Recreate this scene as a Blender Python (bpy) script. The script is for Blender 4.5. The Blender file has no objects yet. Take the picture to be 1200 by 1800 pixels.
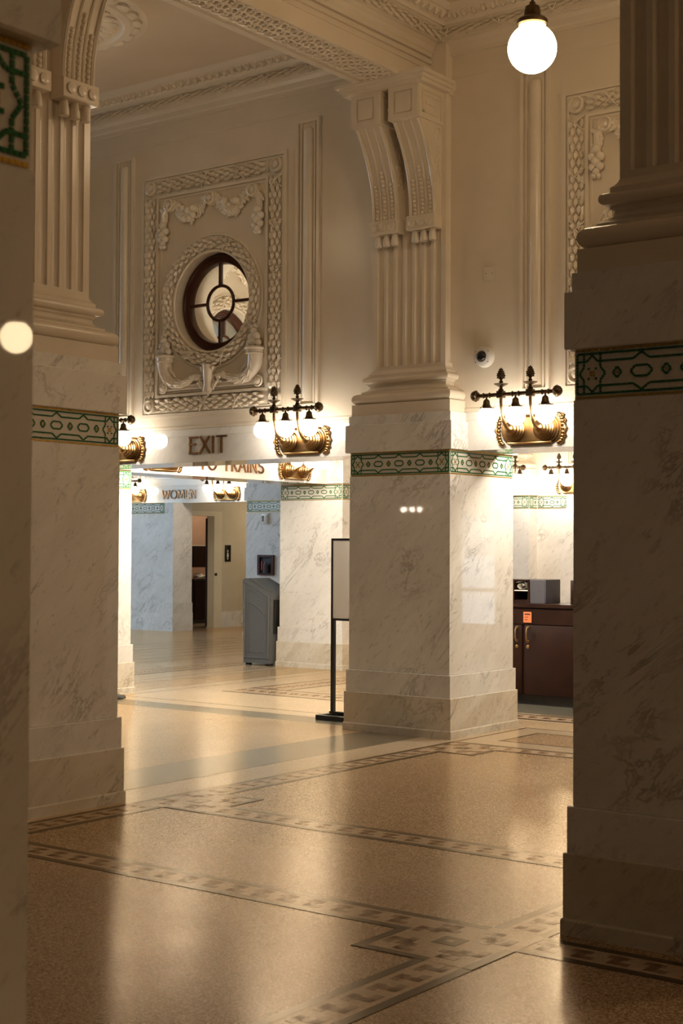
import bpy, bmesh, math, random
from mathutils import Matrix, Vector
PI = math.pi
random.seed(7)
SC = bpy.context.scene
COL = SC.collection

# ------------------------------------------------------------------ camera, world, exposure
CAM_H = 1.55
cam_d = bpy.data.cameras.new('camera'); cam = bpy.data.objects.new('camera', cam_d); COL.objects.link(cam)
SC.camera = cam
cam_d.sensor_fit = 'VERTICAL'; cam_d.sensor_height = 36.0
cam_d.lens = 2568.734 / 1800 * 36.0
cam_d.clip_start = 0.05; cam_d.clip_end = 200
_yaw, _pitch, _roll = 0.643924298, 0.0240973333, -0.00498423056
# camera looks between +Y and -X (yaw to the left of +Y), slightly up, with a small roll
_M = Matrix.Rotation(_yaw, 4, 'Z') @ Matrix.Rotation(PI / 2 + _pitch, 4, 'X') @ Matrix.Rotation(-_roll, 4, 'Z')
cam.matrix_world = Matrix.Translation((0, 0, CAM_H)) @ _M
cam_d.dof.use_dof = True; cam_d.dof.focus_distance = 12.0; cam_d.dof.aperture_fstop = 9.0

world = bpy.data.worlds.new('world'); SC.world = world; world.use_nodes = True
world.node_tree.nodes['Background'].inputs[0].default_value = (0.45, 0.6, 0.9, 1)
world.node_tree.nodes['Background'].inputs[1].default_value = 0.3
SC.view_settings.view_transform = 'Standard'; SC.view_settings.look = 'None'
SC.view_settings.gamma = 1.0; SC.view_settings.use_curve_mapping = False
SC.view_settings.exposure = 0.75
GLOBE = 19.0        # radiance of the sconce globes
PENDANT = 17.0       # radiance of the hanging globe
DAY = 11.0           # radiance of the added daylight windows
INNER = 125.0        # radiance of the added sconces and lamps that brighten the rear hall
LAMP_COL = (1.0, 0.87, 0.71)
PENDANT_COL = (1.0, 0.74, 0.44)
HALL_COL = (1.0, 0.88, 0.70)
cy = SC.cycles
cy.use_denoising = True; cy.max_bounces = 7; cy.diffuse_bounces = 5; cy.glossy_bounces = 4
cy.transmission_bounces = 4; cy.transparent_max_bounces = 6; cy.sample_clamp_indirect = 3.0; cy.sample_clamp_direct = 12.0
cy.caustics_reflective = False; cy.caustics_refractive = False

# ------------------------------------------------------------------ materials
MATS = {}
def new_mat(name, color=(0.8, 0.8, 0.8), rough=0.5, metal=0.0, spec=0.5):
    m = bpy.data.materials.new(name); m.use_nodes = True
    b = m.node_tree.nodes['Principled BSDF']
    b.inputs['Base Color'].default_value = (*color, 1); b.inputs['Roughness'].default_value = rough
    b.inputs['Metallic'].default_value = metal; b.inputs['Specular IOR Level'].default_value = spec
    MATS[name] = m
    return m, m.node_tree.nodes, m.node_tree.links, b
def N(nodes, t, **kw):
    n = nodes.new(t)
    for k, v in kw.items():
        if k in n.inputs: n.inputs[k].default_value = v
        else: setattr(n, k, v)
    return n
def ramp(nodes, stops, interp='LINEAR'):
    r = nodes.new('ShaderNodeValToRGB'); r.color_ramp.interpolation = interp
    e = r.color_ramp.elements
    while len(e) < len(stops): e.new(0.5)
    for el, (p, c) in zip(e, stops):
        el.position = p; el.color = (*c, 1) if len(c) == 3 else c
    return r
def varied(name, c1, c2, scale, rough=0.4, metal=0.0, detail=4, bump=0.0, bscale=None, rvar=0.0, spec=0.5):
    m, n, l, b = new_mat(name, c1, rough, metal, spec)
    tc = N(n, 'ShaderNodeTexCoord'); no = N(n, 'ShaderNodeTexNoise', Scale=scale, Detail=detail)
    l.new(tc.outputs['Object'], no.inputs['Vector'])
    r = ramp(n, [(0.35, c1), (0.65, c2)]); l.new(no.outputs['Fac'], r.inputs['Fac']); l.new(r.outputs['Color'], b.inputs['Base Color'])
    if bump:
        nb = N(n, 'ShaderNodeTexNoise', Scale=bscale or scale * 6, Detail=3); l.new(tc.outputs['Object'], nb.inputs['Vector'])
        bp = N(n, 'ShaderNodeBump', Strength=bump, Distance=0.002); l.new(nb.outputs['Fac'], bp.inputs['Height']); l.new(bp.outputs['Normal'], b.inputs['Normal'])
    if rvar:
        mr = N(n, 'ShaderNodeMapRange'); mr.inputs['To Min'].default_value = rough - rvar; mr.inputs['To Max'].default_value = rough + rvar
        l.new(no.outputs['Fac'], mr.inputs['Value']); l.new(mr.outputs['Result'], b.inputs['Roughness'])
    return m
def marble(name, base, cloud, vein, rough, vein_amt=0.75, rot=(0.5, 0.7, 0.3)):
    m, n, l, b = new_mat(name, base, rough)
    geo = N(n, 'ShaderNodeNewGeometry'); oi = N(n, 'ShaderNodeObjectInfo')
    mul = N(n, 'ShaderNodeVectorMath', operation='SCALE'); mul.inputs[0].default_value = (31.0, 17.0, 23.0)
    l.new(oi.outputs['Random'], mul.inputs['Scale'])
    add = N(n, 'ShaderNodeVectorMath', operation='ADD'); l.new(geo.outputs['Position'], add.inputs[0]); l.new(mul.outputs[0], add.inputs[1])
    # streaks run diagonally across the upright faces
    sp = N(n, 'ShaderNodeSeparateXYZ'); l.new(add.outputs[0], sp.inputs[0])
    def lin(cx_, cy_, cz_):
        d1 = N(n, 'ShaderNodeVectorMath', operation='DOT_PRODUCT'); l.new(add.outputs[0], d1.inputs[0]); d1.inputs[1].default_value = (cx_, cy_, cz_); return d1.outputs['Value']
    mp = N(n, 'ShaderNodeCombineXYZ'); l.new(lin(.30, .30, .30), mp.inputs[0]); l.new(lin(-.95, -.95, 1.0), mp.inputs[1]); l.new(lin(.45, -.45, 0), mp.inputs[2])
    clo = N(n, 'ShaderNodeTexNoise', Scale=2.0, Detail=6, Roughness=0.65, Distortion=0.5); l.new(mp.outputs[0], clo.inputs['Vector'])
    r1 = ramp(n, [(0.38, cloud), (0.62, base)]); l.new(clo.outputs['Fac'], r1.inputs['Fac'])
    ve = N(n, 'ShaderNodeTexNoise', Scale=2.6, Detail=10, Roughness=0.7, Distortion=0.7); l.new(mp.outputs[0], ve.inputs['Vector'])
    r2 = ramp(n, [(0.472, (0, 0, 0)), (0.495, (1, 1, 1)), (0.50, (1, 1, 1)), (0.522, (0, 0, 0))]); l.new(ve.outputs['Fac'], r2.inputs['Fac'])
    pa = N(n, 'ShaderNodeTexNoise', Scale=2.3, Detail=2); l.new(add.outputs[0], pa.inputs['Vector'])
    r3 = ramp(n, [(0.46, (0, 0, 0)), (0.66, (1, 1, 1))]); l.new(pa.outputs['Fac'], r3.inputs['Fac'])
    mv = N(n, 'ShaderNodeMath', operation='MULTIPLY'); l.new(r2.outputs['Color'], mv.inputs[0]); l.new(r3.outputs['Color'], mv.inputs[1])
    mv2 = N(n, 'ShaderNodeMath', operation='MULTIPLY'); l.new(mv.outputs[0], mv2.inputs[0]); mv2.inputs[1].default_value = vein_amt
    fl = N(n, 'ShaderNodeTexNoise', Scale=22.0, Detail=5, Roughness=0.75, Distortion=0.4); l.new(mp.outputs[0], fl.inputs['Vector'])
    r4 = ramp(n, [(0.57, (0, 0, 0)), (0.70, (1, 1, 1))]); l.new(fl.outputs['Fac'], r4.inputs['Fac'])
    mf = N(n, 'ShaderNodeMath', operation='MULTIPLY'); l.new(r4.outputs['Color'], mf.inputs[0]); mf.inputs[1].default_value = 0.75 * vein_amt
    mx = N(n, 'ShaderNodeMath', operation='MAXIMUM'); l.new(mv2.outputs[0], mx.inputs[0]); l.new(mf.outputs[0], mx.inputs[1])
    mix = N(n, 'ShaderNodeMix', data_type='RGBA'); l.new(mx.outputs[0], mix.inputs['Factor']); l.new(r1.outputs['Color'], mix.inputs[6]); mix.inputs[7].default_value = (*vein, 1)
    l.new(mix.outputs[2], b.inputs['Base Color'])
    nb = N(n, 'ShaderNodeTexNoise', Scale=3.0, Detail=2); l.new(geo.outputs['Position'], nb.inputs['Vector'])
    bp = N(n, 'ShaderNodeBump', Strength=0.012, Distance=0.01); l.new(nb.outputs['Fac'], bp.inputs['Height']); l.new(bp.outputs['Normal'], b.inputs['Normal'])
    return m
def terrazzo(name, cols, rough, scale=150.0, spec=0.65):
    m, n, l, b = new_mat(name, cols[0], rough, 0.0, spec)
    geo = N(n, 'ShaderNodeNewGeometry')
    vo = N(n, 'ShaderNodeTexVoronoi', Scale=scale); l.new(geo.outputs['Position'], vo.inputs['Vector'])
    sep = N(n, 'ShaderNodeSeparateColor'); l.new(vo.outputs['Color'], sep.inputs['Color'])
    k = len(cols); r = ramp(n, [(i / k, c) for i, c in enumerate(cols)], 'CONSTANT'); l.new(sep.outputs[0], r.inputs['Fac'])
    no = N(n, 'ShaderNodeTexNoise', Scale=0.9, Detail=4); l.new(geo.outputs['Position'], no.inputs['Vector'])
    mr = N(n, 'ShaderNodeMapRange'); mr.inputs['To Min'].default_value = 0.82; mr.inputs['To Max'].default_value = 1.15
    l.new(no.outputs['Fac'], mr.inputs['Value'])
    mm = N(n, 'ShaderNodeVectorMath', operation='SCALE'); l.new(r.outputs['Color'], mm.inputs[0]); l.new(mr.outputs['Result'], mm.inputs['Scale'])
    l.new(mm.outputs[0], b.inputs['Base Color'])
    rr = N(n, 'ShaderNodeMapRange'); rr.inputs['To Min'].default_value = rough * 0.8; rr.inputs['To Max'].default_value = rough * 1.25
    n2 = N(n, 'ShaderNodeTexNoise', Scale=2.5, Detail=5); l.new(geo.outputs['Position'], n2.inputs['Vector']); l.new(n2.outputs['Fac'], rr.inputs['Value']); l.new(rr.outputs['Result'], b.inputs['Roughness'])
    bp = N(n, 'ShaderNodeBump', Strength=0.10, Distance=0.002); l.new(sep.outputs[1], bp.inputs['Height']); l.new(bp.outputs['Normal'], b.inputs['Normal'])
    # yellowed floor sealer: a warm tinted gloss over the stone
    b.inputs['Specular IOR Level'].default_value = 0.0
    gl = N(n, 'ShaderNodeBsdfGlossy'); gl.inputs['Color'].default_value = (1.0, 0.84, 0.62, 1); l.new(rr.outputs['Result'], gl.inputs['Roughness']); l.new(bp.outputs['Normal'], gl.inputs['Normal'])
    fr = N(n, 'ShaderNodeFresnel', IOR=1.42 + 0.28 * spec); mx = N(n, 'ShaderNodeMixShader')
    l.new(fr.outputs[0], mx.inputs[0]); l.new(b.outputs[0], mx.inputs[1]); l.new(gl.outputs[0], mx.inputs[2]); l.new(mx.outputs[0], n['Material Output'].inputs[0])
    return m
def emis(name, col, s):
    m = bpy.data.materials.new(name); m.use_nodes = True; n = m.node_tree.nodes; l = m.node_tree.links
    n.clear(); o = n.new('ShaderNodeOutputMaterial'); e = n.new('ShaderNodeEmission'); e.inputs[0].default_value = (*col, 1); e.inputs[1].default_value = s
    l.new(e.outputs[0], o.inputs[0]); MATS[name] = m
    return m

marble('marble', (0.87, 0.85, 0.81), (0.77, 0.75, 0.71), (0.30, 0.28, 0.25), 0.02, 0.7)
marble('marble_base', (0.78, 0.73, 0.63), (0.66, 0.59, 0.47), (0.24, 0.20, 0.14), 0.09, 0.75)
marble('marble_lintel', (0.83, 0.81, 0.77), (0.75, 0.73, 0.69), (0.5, 0.48, 0.45), 0.05, 0.4)
varied('plaster', (0.72, 0.64, 0.52), (0.76, 0.68, 0.56), 3.0, 0.30, bump=0.08, bscale=40, rvar=0.05)
varied('plaster_ornament', (0.75, 0.67, 0.55), (0.79, 0.71, 0.59), 5.0, 0.26)
varied('ceiling_paint', (0.64, 0.53, 0.39), (0.68, 0.57, 0.43), 2.0, 0.5)
terrazzo('terrazzo_field', [(0.32, 0.205, 0.108), (0.45, 0.31, 0.185), (0.235, 0.145, 0.078), (0.60, 0.455, 0.31), (0.375, 0.25, 0.14)], 0.22)
terrazzo('terrazzo_cream', [(0.60, 0.48, 0.34), (0.66, 0.54, 0.39), (0.54, 0.42, 0.29)], 0.19)
terrazzo('terrazzo_tan', [(0.50, 0.37, 0.235), (0.56, 0.42, 0.27), (0.44, 0.32, 0.20)], 0.19)
terrazzo('terrazzo_grey', [(0.17, 0.165, 0.135), (0.21, 0.20, 0.165), (0.145, 0.14, 0.115)], 0.2)
terrazzo('terrazzo_black', [(0.035, 0.028, 0.02), (0.05, 0.04, 0.03)], 0.2, spec=0.3)
terrazzo('key_brown', [(0.22, 0.13, 0.08), (0.27, 0.17, 0.105)], 0.22)
terrazzo('key_cream', [(0.46, 0.34, 0.23), (0.52, 0.40, 0.28)], 0.22, 90)
varied('brass', (0.36, 0.22, 0.09), (0.27, 0.16, 0.065), 12, 0.30, 1.0, rvar=0.06)
varied('dark_bronze', (0.075, 0.05, 0.03), (0.12, 0.08, 0.045), 20, 0.38, 1.0, rvar=0.06)
varied('letter_bronze', (0.42, 0.22, 0.10), (0.30, 0.15, 0.07), 30, 0.32, 1.0)
varied('green_glass', (0.012, 0.10, 0.03), (0.02, 0.16, 0.05), 60, 0.15)
varied('gold_glass', (0.72, 0.46, 0.08), (0.55, 0.33, 0.05), 70, 0.25, 0.6)
varied('white_tile', (0.66, 0.63, 0.56), (0.72, 0.69, 0.62), 60, 0.3, bump=0.4, bscale=90)
varied('dark_wood', (0.014, 0.0042, 0.002), (0.022, 0.0065, 0.003), 6, 0.42, spec=0.2)
varied('window_wood', (0.075, 0.026, 0.014), (0.05, 0.016, 0.009), 9, 0.35, spec=0.3)
varied('black_metal', (0.012, 0.012, 0.012), (0.02, 0.02, 0.02), 10, 0.35)
varied('grey_plastic', (0.095, 0.10, 0.102), (0.115, 0.12, 0.122), 90, 0.55, bump=0.25, bscale=220)
varied('grey_panel', (0.055, 0.052, 0.068), (0.065, 0.062, 0.08), 60, 0.6)
varied('white_board', (0.80, 0.76, 0.70), (0.83, 0.79, 0.73), 4, 0.5)
varied('paper', (0.78, 0.75, 0.70), (0.70, 0.67, 0.62), 9, 0.7)
varied('orange_paper', (0.85, 0.22, 0.08), (0.80, 0.20, 0.07), 9, 0.7)
varied('ink', (0.02, 0.02, 0.02), (0.03, 0.02, 0.02), 9, 0.6)
varied('white_plastic', (0.75, 0.74, 0.70), (0.70, 0.69, 0.66), 9, 0.35)
varied('black_gloss', (0.008, 0.008, 0.01), (0.012, 0.012, 0.014), 9, 0.05)
varied('red_label', (0.55, 0.04, 0.03), (0.50, 0.03, 0.03), 9, 0.4)
varied('pink_wall', (0.42, 0.27, 0.20), (0.37, 0.23, 0.17), 3, 0.5)
varied('cream_paint', (0.66, 0.60, 0.47), (0.62, 0.56, 0.43), 3, 0.4)
varied('casing_paint', (0.80, 0.74, 0.58), (0.76, 0.70, 0.55), 3, 0.35)
varied('dark_wall', (0.34, 0.25, 0.15), (0.38, 0.29, 0.18), 1.0, 0.5)
emis('globe_glass', LAMP_COL, GLOBE); emis('pendant_glass', PENDANT_COL, PENDANT); emis('far_pendant_glass', PENDANT_COL, 14.0); emis('inner_globe_glass', HALL_COL, INNER * .75); emis('exit_globe_glass', HALL_COL, INNER * 1.6); emis('fill_back_glass', HALL_COL, INNER * .22); emis('fill_side_glass', PENDANT_COL, PENDANT * 4.0); emis('fill_dim_glass', PENDANT_COL, PENDANT * .5); emis('fill_corner_glass', PENDANT_COL, PENDANT * 2.7)  # inner, exit, back, side, dim and corner glass serve lamps added for fill
emis('day_pane', (0.52, 0.74, 1.0), DAY); emis('day_pane_small', (0.75, 0.87, 1.0), 1.3)
emis('fill_room_lamp', (1.0, 0.80, 0.55), 45.0)  # for the two added lamps in washroom and passage
def glass_mat():
    m, n, l, b = new_mat('glass', (1, 1, 1), 0.02)
    tr = N(n, 'ShaderNodeBsdfTransparent'); tr.inputs[0].default_value = (0.93, 0.94, 0.93, 1)
    gl = N(n, 'ShaderNodeBsdfGlossy', Roughness=0.02)
    lwt = N(n, 'ShaderNodeLayerWeight', Blend=0.5); pw_ = N(n, 'ShaderNodeMath', operation='POWER'); l.new(lwt.outputs['Facing'], pw_.inputs[0]); pw_.inputs[1].default_value = 4.0
    fr = N(n, 'ShaderNodeMath', operation='MULTIPLY_ADD'); l.new(pw_.outputs[0], fr.inputs[0]); fr.inputs[1].default_value = 0.9; fr.inputs[2].default_value = 0.05
    mx = N(n, 'ShaderNodeMixShader'); l.new(fr.outputs[0], mx.inputs[0]); l.new(tr.outputs[0], mx.inputs[1]); l.new(gl.outputs[0], mx.inputs[2])
    l.new(mx.outputs[0], n['Material Output'].inputs[0])
glass_mat()

# ------------------------------------------------------------------ mesh helpers
class MB:
    def __init__(s): s.v = []; s.f = []; s.T = Matrix.Identity(4)
    def add(s, vs, fs):
        o = len(s.v); T = s.T
        s.v += [tuple(T @ Vector(p)) for p in vs]; s.f += [tuple(i + o for i in q) for q in fs]
    def box(s, x0, x1, y0, y1, z0, z1):
        s.add([(x0, y0, z0), (x1, y0, z0), (x1, y1, z0), (x0, y1, z0), (x0, y0, z1), (x1, y0, z1), (x1, y1, z1), (x0, y1, z1)],
              [(3, 2, 1, 0), (4, 5, 6, 7), (0, 1, 5, 4), (1, 2, 6, 5), (2, 3, 7, 6), (3, 0, 4, 7)])
        return s
    def bbox(s, x0, x1, y0, y1, z0, z1, c):          # box with chamfered edges
        bm = bmesh.new(); bmesh.ops.create_cube(bm, size=1.0)
        for q in bm.verts: q.co = Vector(((x0 + x1) / 2 + q.co.x * (x1 - x0), (y0 + y1) / 2 + q.co.y * (y1 - y0), (z0 + z1) / 2 + q.co.z * (z1 - z0)))
        bmesh.ops.bevel(bm, geom=bm.edges[:], offset=c, segments=2, profile=0.5, affect='EDGES')
        bm.verts.index_update(); s.add([q.co[:] for q in bm.verts], [[q.index for q in fc.verts] for fc in bm.faces]); bm.free(); return s
    def quad(s, x0, x1, y0, y1, z): s.add([(x0, y0, z), (x1, y0, z), (x1, y1, z), (x0, y1, z)], [(0, 1, 2, 3)]); return s
    def rings(s, prof, cx=0, cy_=0, cap=True):        # square mouldings: prof = [(half, z)]
        vs = []; fs = []
        for h, z in prof: vs += [(cx - h, cy_ - h, z), (cx + h, cy_ - h, z), (cx + h, cy_ + h, z), (cx - h, cy_ + h, z)]
        for i in range(len(prof) - 1):
            for k in range(4):
                a = i * 4 + k; b = i * 4 + (k + 1) % 4; fs.append((a, b, b + 4, a + 4))
        if cap: fs.append((3, 2, 1, 0)); e = (len(prof) - 1) * 4; fs.append((e, e + 1, e + 2, e + 3))
        s.add(vs, fs); return s
    def lathe(s, prof, seg=20, T=None, cap=True):               # around local z
        vs = []; fs = []; m = len(prof)
        for k in range(seg):
            a = 2 * PI * k / seg
            for r, z in prof: vs.append((r * math.cos(a), r * math.sin(a), z))
        for k in range(seg):
            k2 = (k + 1) % seg
            for i in range(m - 1): fs.append((k * m + i, k2 * m + i, k2 * m + i + 1, k * m + i + 1))
        if cap and prof[0][0] > 1e-5: fs.append([k * m for k in range(seg)][::-1])
        if cap and prof[-1][0] > 1e-5: fs.append([k * m + m - 1 for k in range(seg)])
        if T is not None: vs = [tuple(T @ Vector(p)) for p in vs]
        s.add(vs, fs); return s
    def sphere(s, c, r, seg=10, rg=6, R=None):
        if not hasattr(r, '__len__'): r = (r, r, r)
        vs = [(0, 0, 1)]; fs = []
        for i in range(1, rg):
            t = PI * i / rg
            for k in range(seg): a = 2 * PI * k / seg; vs.append((math.sin(t) * math.cos(a), math.sin(t) * math.sin(a), math.cos(t)))
        vs.append((0, 0, -1)); e = len(vs) - 1
        for k in range(seg): fs.append((0, 1 + k, 1 + (k + 1) % seg)); fs.append((e, e - seg + (k + 1) % seg, e - seg + k))
        for i in range(rg - 2):
            for k in range(seg): a = 1 + i * seg + k; b = 1 + i * seg + (k + 1) % seg; fs.append((a, a + seg, b + seg, b))
        vs = [Vector((p[0] * r[0], p[1] * r[1], p[2] * r[2])) for p in vs]
        if R is not None: vs = [R @ p for p in vs]
        s.add([tuple(p + Vector(c)) for p in vs], fs); return s
    def tube(s, pts, r, seg=10, cap=True):
        pts = [Vector(p) for p in pts]; n = len(pts)
        rs = r if hasattr(r, '__len__') else [r] * n
        vs = []; fs = []; up = None
        for i, p in enumerate(pts):
            t = (pts[min(i + 1, n - 1)] - pts[max(i - 1, 0)]).normalized()
            if up is None:
                up = Vector((0, 0, 1)) if abs(t.z) < 0.9 else Vector((1, 0, 0))
            sd = t.cross(up).normalized(); up = sd.cross(t).normalized()
            for k in range(seg): a = 2 * PI * k / seg; vs.append(tuple(p + (sd * math.cos(a) + up * math.sin(a)) * rs[i]))
        for i in range(n - 1):
            for k in range(seg): a = i * seg + k; b = i * seg + (k + 1) % seg; fs.append((a, b, b + seg, a + seg))
        if cap: fs.append(list(range(seg))[::-1]); fs.append(list(range((n - 1) * seg, n * seg)))
        s.add(vs, fs); return s
    def torus(s, c, R, r, ax=None, seg=20, rs=6):
        vs = []; fs = []
        for k in range(seg):
            a = 2 * PI * k / seg
            for j in range(rs): b = 2 * PI * j / rs; vs.append(((R + r * math.cos(b)) * math.cos(a), (R + r * math.cos(b)) * math.sin(a), r * math.sin(b)))
        for k in range(seg):
            for j in range(rs): fs.append((k * rs + j, ((k + 1) % seg) * rs + j, ((k + 1) % seg) * rs + (j + 1) % rs, k * rs + (j + 1) % rs))
        A = ax or Matrix.Identity(3)
        s.add([tuple((A @ Vector(p)) + Vector(c)) for p in vs], fs); return s
    def prism(s, poly, z0, z1):                       # poly in xy, extruded along z
        n = len(poly)
        s.add([(x, y, z0) for x, y in poly] + [(x, y, z1) for x, y in poly],
              [list(range(n))[::-1], list(range(n, 2 * n))] + [(i, (i + 1) % n, (i + 1) % n + n, i + n) for i in range(n)]); return s
    def sweep(s, prof, x0, x1):                       # prof = [(y, z)] swept along x
        n = len(prof)
        s.add([(x0, y, z) for y, z in prof] + [(x1, y, z) for y, z in prof], [(i, i + 1, i + 1 + n, i + n) for i in range(n - 1)]); return s
    def mesh(s, name, mat, ang=35):
        me = bpy.data.meshes.new(name); me.from_pydata(s.v, [], s.f)
        bm = bmesh.new(); bm.from_mesh(me); bmesh.ops.recalc_face_normals(bm, faces=bm.faces[:]); bm.to_mesh(me); bm.free()
        if ang:
            me.shade_smooth(); me.set_sharp_from_angle(angle=math.radians(ang))
        me.materials.append(MATS[mat]); return me
    def build(s, name, mat, parent=None, ang=35, label=None, stuff=False):
        return place(s.mesh(name, mat, ang), name, parent, label=label, stuff=stuff)
def pieces(m, name, mat, parent, ang=35):
    """one object for each loose piece of m"""
    par = list(range(len(m.v)))
    def find(a):
        while par[a] != a: par[a] = par[par[a]]; a = par[a]
        return a
    for q in m.f:
        for i in q[1:]: par[find(i)] = find(q[0])
    groups = {}
    for q in m.f: groups.setdefault(find(q[0]), []).append(q)
    out = []
    for fs in groups.values():
        ids = sorted({i for q in fs for i in q}); ix = {i: k for k, i in enumerate(ids)}
        p = MB(); p.v = [m.v[i] for i in ids]; p.f = [tuple(ix[i] for i in q) for q in fs]; out.append(p.build(name, mat, parent, ang))
    return out
def place(me, name, parent=None, loc=(0, 0, 0), rz=0.0, label=None, stuff=False):
    o = bpy.data.objects.new(name, me); COL.objects.link(o); o.location = loc; o.rotation_euler = (0, 0, rz)
    if parent: o.parent = parent
    if label: o['label'] = label
    if stuff: o['kind'] = 'stuff'
    return o
def tag(o, label, cat, group=None, kind=None):
    o['label'] = label; o['category'] = cat
    if group: o['group'] = group
    if kind: o['kind'] = kind
    return o
def thing(name, label, cat, loc=(0, 0, 0), rz=0.0, group=None, kind=None):
    o = bpy.data.objects.new(name, None); COL.objects.link(o); o.location = loc; o.rotation_euler = (0, 0, rz); o.empty_display_size = 0.1
    return tag(o, label, cat, group, kind)
def copy_tree(o, parent=None):
    c = o.copy(); COL.objects.link(c); c.parent = parent
    for ch in list(o.children): copy_tree(ch, c)
    return c
def copy_thing(o, loc, rz, label):
    c = copy_tree(o); c.location = loc; c.rotation_euler = (0, 0, rz); c['label'] = label
    return c

# ------------------------------------------------------------------ grid of the hall
GX, GY = 4.64, 4.735
CX, CY = -6.93, 10.53                # the central pier
CEIL = 5.95
WP = 0.265                           # wall face stands this far in front of the pier axis
LB, LT = 2.355, 2.67                 # lintel bottom and top

# ------------------------------------------------------------------ floor
fl = MB().box(-26, 9, -14, 26, -0.15, 0.0).build('floor', 'terrazzo_field', ang=0)
tag(fl, 'polished brown terrazzo floor with cream strips and dark key borders', 'floor', kind='structure')
def strip(name, mat, rects, z, label=None):
    m = MB()
    for x0, x1, y0, y1 in rects: m.box(x0, x1, y0, y1, z - 0.002, z)
    return m.build(name, mat, fl, 0, label)
def rect_lines(x0, x1, y0, y1, w):   # a rectangular outline
    return [(x0, x1, y0, y0 + w), (x0, x1, y1 - w, y1), (x0, x0 + w, y0 + w, y1 - w), (x1 - w, x1, y0 + w, y1 - w)]
# lighter floors beyond the pier lines
strip('terrazzo_panel', 'terrazzo_tan', [(-11.0, -7.27, 5.2, 10.19)], 0.0006)
strip('grey_strip', 'terrazzo_grey', [(-7.27, -6.675, 5.2, 10.19)], 0.0008)
strip('grey_strip', 'terrazzo_grey', [(-11.0, -6.675, 10.19, 10.55)], 0.0008)
strip('cream_strip', 'terrazzo_cream', [(-6.675, -6.335, 5.2, 9.945), (-6.675, -2.0, 9.945, 10.19)], 0.0006)
strip('cream_strip', 'terrazzo_cream', [(-11.21, -6.7, 10.55, 15.3)], 0.0006)
strip('terrazzo_panel', 'terrazzo_tan', [(-11.80, -11.23, 11.1, 15.3)], 0.0007)
strip('cream_strip', 'terrazzo_cream', [(-12.55, -11.80, 9.5, 19.4)], 0.0006)
strip('cream_strip', 'terrazzo_cream', [(-13.6, -13.1, 9.5, 19.4)], 0.0006)
strip('cream_strip', 'terrazzo_cream', [(-6.7, -2.0, 10.19, 11.6)], 0.0005)
strip('terrazzo_panel', 'terrazzo_field', [(-6.03, -2.0, 10.21, 10.79)], 0.0008)
strip('terrazzo_panel', 'terrazzo_tan', [(-6.7, -2.0, 11.1, 11.55)], 0.0008)
strip('terrazzo_panel', 'terrazzo_grey', [(-7.9, -2.0, 12.05, 12.75)], 0.0008)
lw = 0.022
for r in [[(-10.97, -6.7, 10.805, 10.827)], [(-10.97, -10.95, 10.805, 15.3)], [(-11.22, -11.2, 11.1, 15.3)], [(-11.81, -11.79, 10.6, 15.3)], [(-12.06, -12.04, 10.6, 15.3)],
          [(-6.32, -2.0, 11.06, 11.085)], [(-6.32, -6.295, 9.96, 11.06)]]:
    strip('dark_inlay_line', 'terrazzo_black', r, 0.0011)
for r in rect_lines(-6.06, -1.9, 10.18, 10.82, 0.03): strip('dark_inlay_line', 'terrazzo_black', [r], 0.0012)
# key borders: a dark line each side, cream bed, brown key pieces
key_me = MB()
U = 0.145
def key_piece():
    m = MB(); w = 0.16
    for u0, u1, v0, v1 in [(0.0, 0.085, 0.60, 0.84), (0.030, 0.070, 0.16, 0.84), (0.030, 0.118, 0.16, 0.40)]:
        m.box(u0, u1, v0 * w - w / 2, v1 * w - w / 2, -0.001, 0.0)
    return m.mesh('key_tile', 'key_brown', 0)
KEY = key_piece()
n_key = [0]
def key_band(a, b, width, horiz, stuff=False, dark=True, flip=1):
    # a, b = (x0, y) or (x, y0) ends of the centre line; width includes the dark lines
    (x0, y0), (x1, y1) = a, b; h = width / 2; d = 0.046
    if horiz:
        strip('cream_bed', 'key_cream', [(x0, x1, y0 - h, y0 + h)], 0.0014)
        if dark: strip('dark_inlay_line', 'terrazzo_black', [(x0, x1, y0 - h, y0 - h + d)], 0.0018); strip('dark_inlay_line', 'terrazzo_black', [(x0, x1, y0 + h - d, y0 + h)], 0.0018)
        L = x1 - x0
    else:
        strip('cream_bed', 'key_cream', [(x0 - h, x0 + h, y0, y1)], 0.0014)
        if dark: strip('dark_inlay_line', 'terrazzo_black', [(x0 - h, x0 - h + d, y0, y1)], 0.0018); strip('dark_inlay_line', 'terrazzo_black', [(x0 + h - d, x0 + h, y0, y1)], 0.0018)
        L = y1 - y0
    n = int(L / U); m = MB()
    for i in range(n):
        s = (i + 0.08) * L / n
        p = (x0 + s, y0, 0.0019) if horiz else (x0, y0 + s, 0.0019)
        if stuff:
            m.T = Matrix.Translation(p) @ Matrix.Rotation(0 if horiz else PI / 2, 4, 'Z')
            vs = [v.co[:] for v in KEY.vertices]; m.add(vs, [tuple(q.vertices) for q in KEY.polygons])
        else: place(KEY, 'key_tile', fl, p, 0 if horiz else PI / 2)
    if stuff: m.build('key_tiles', 'key_brown', fl, 0, stuff=True)
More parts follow.
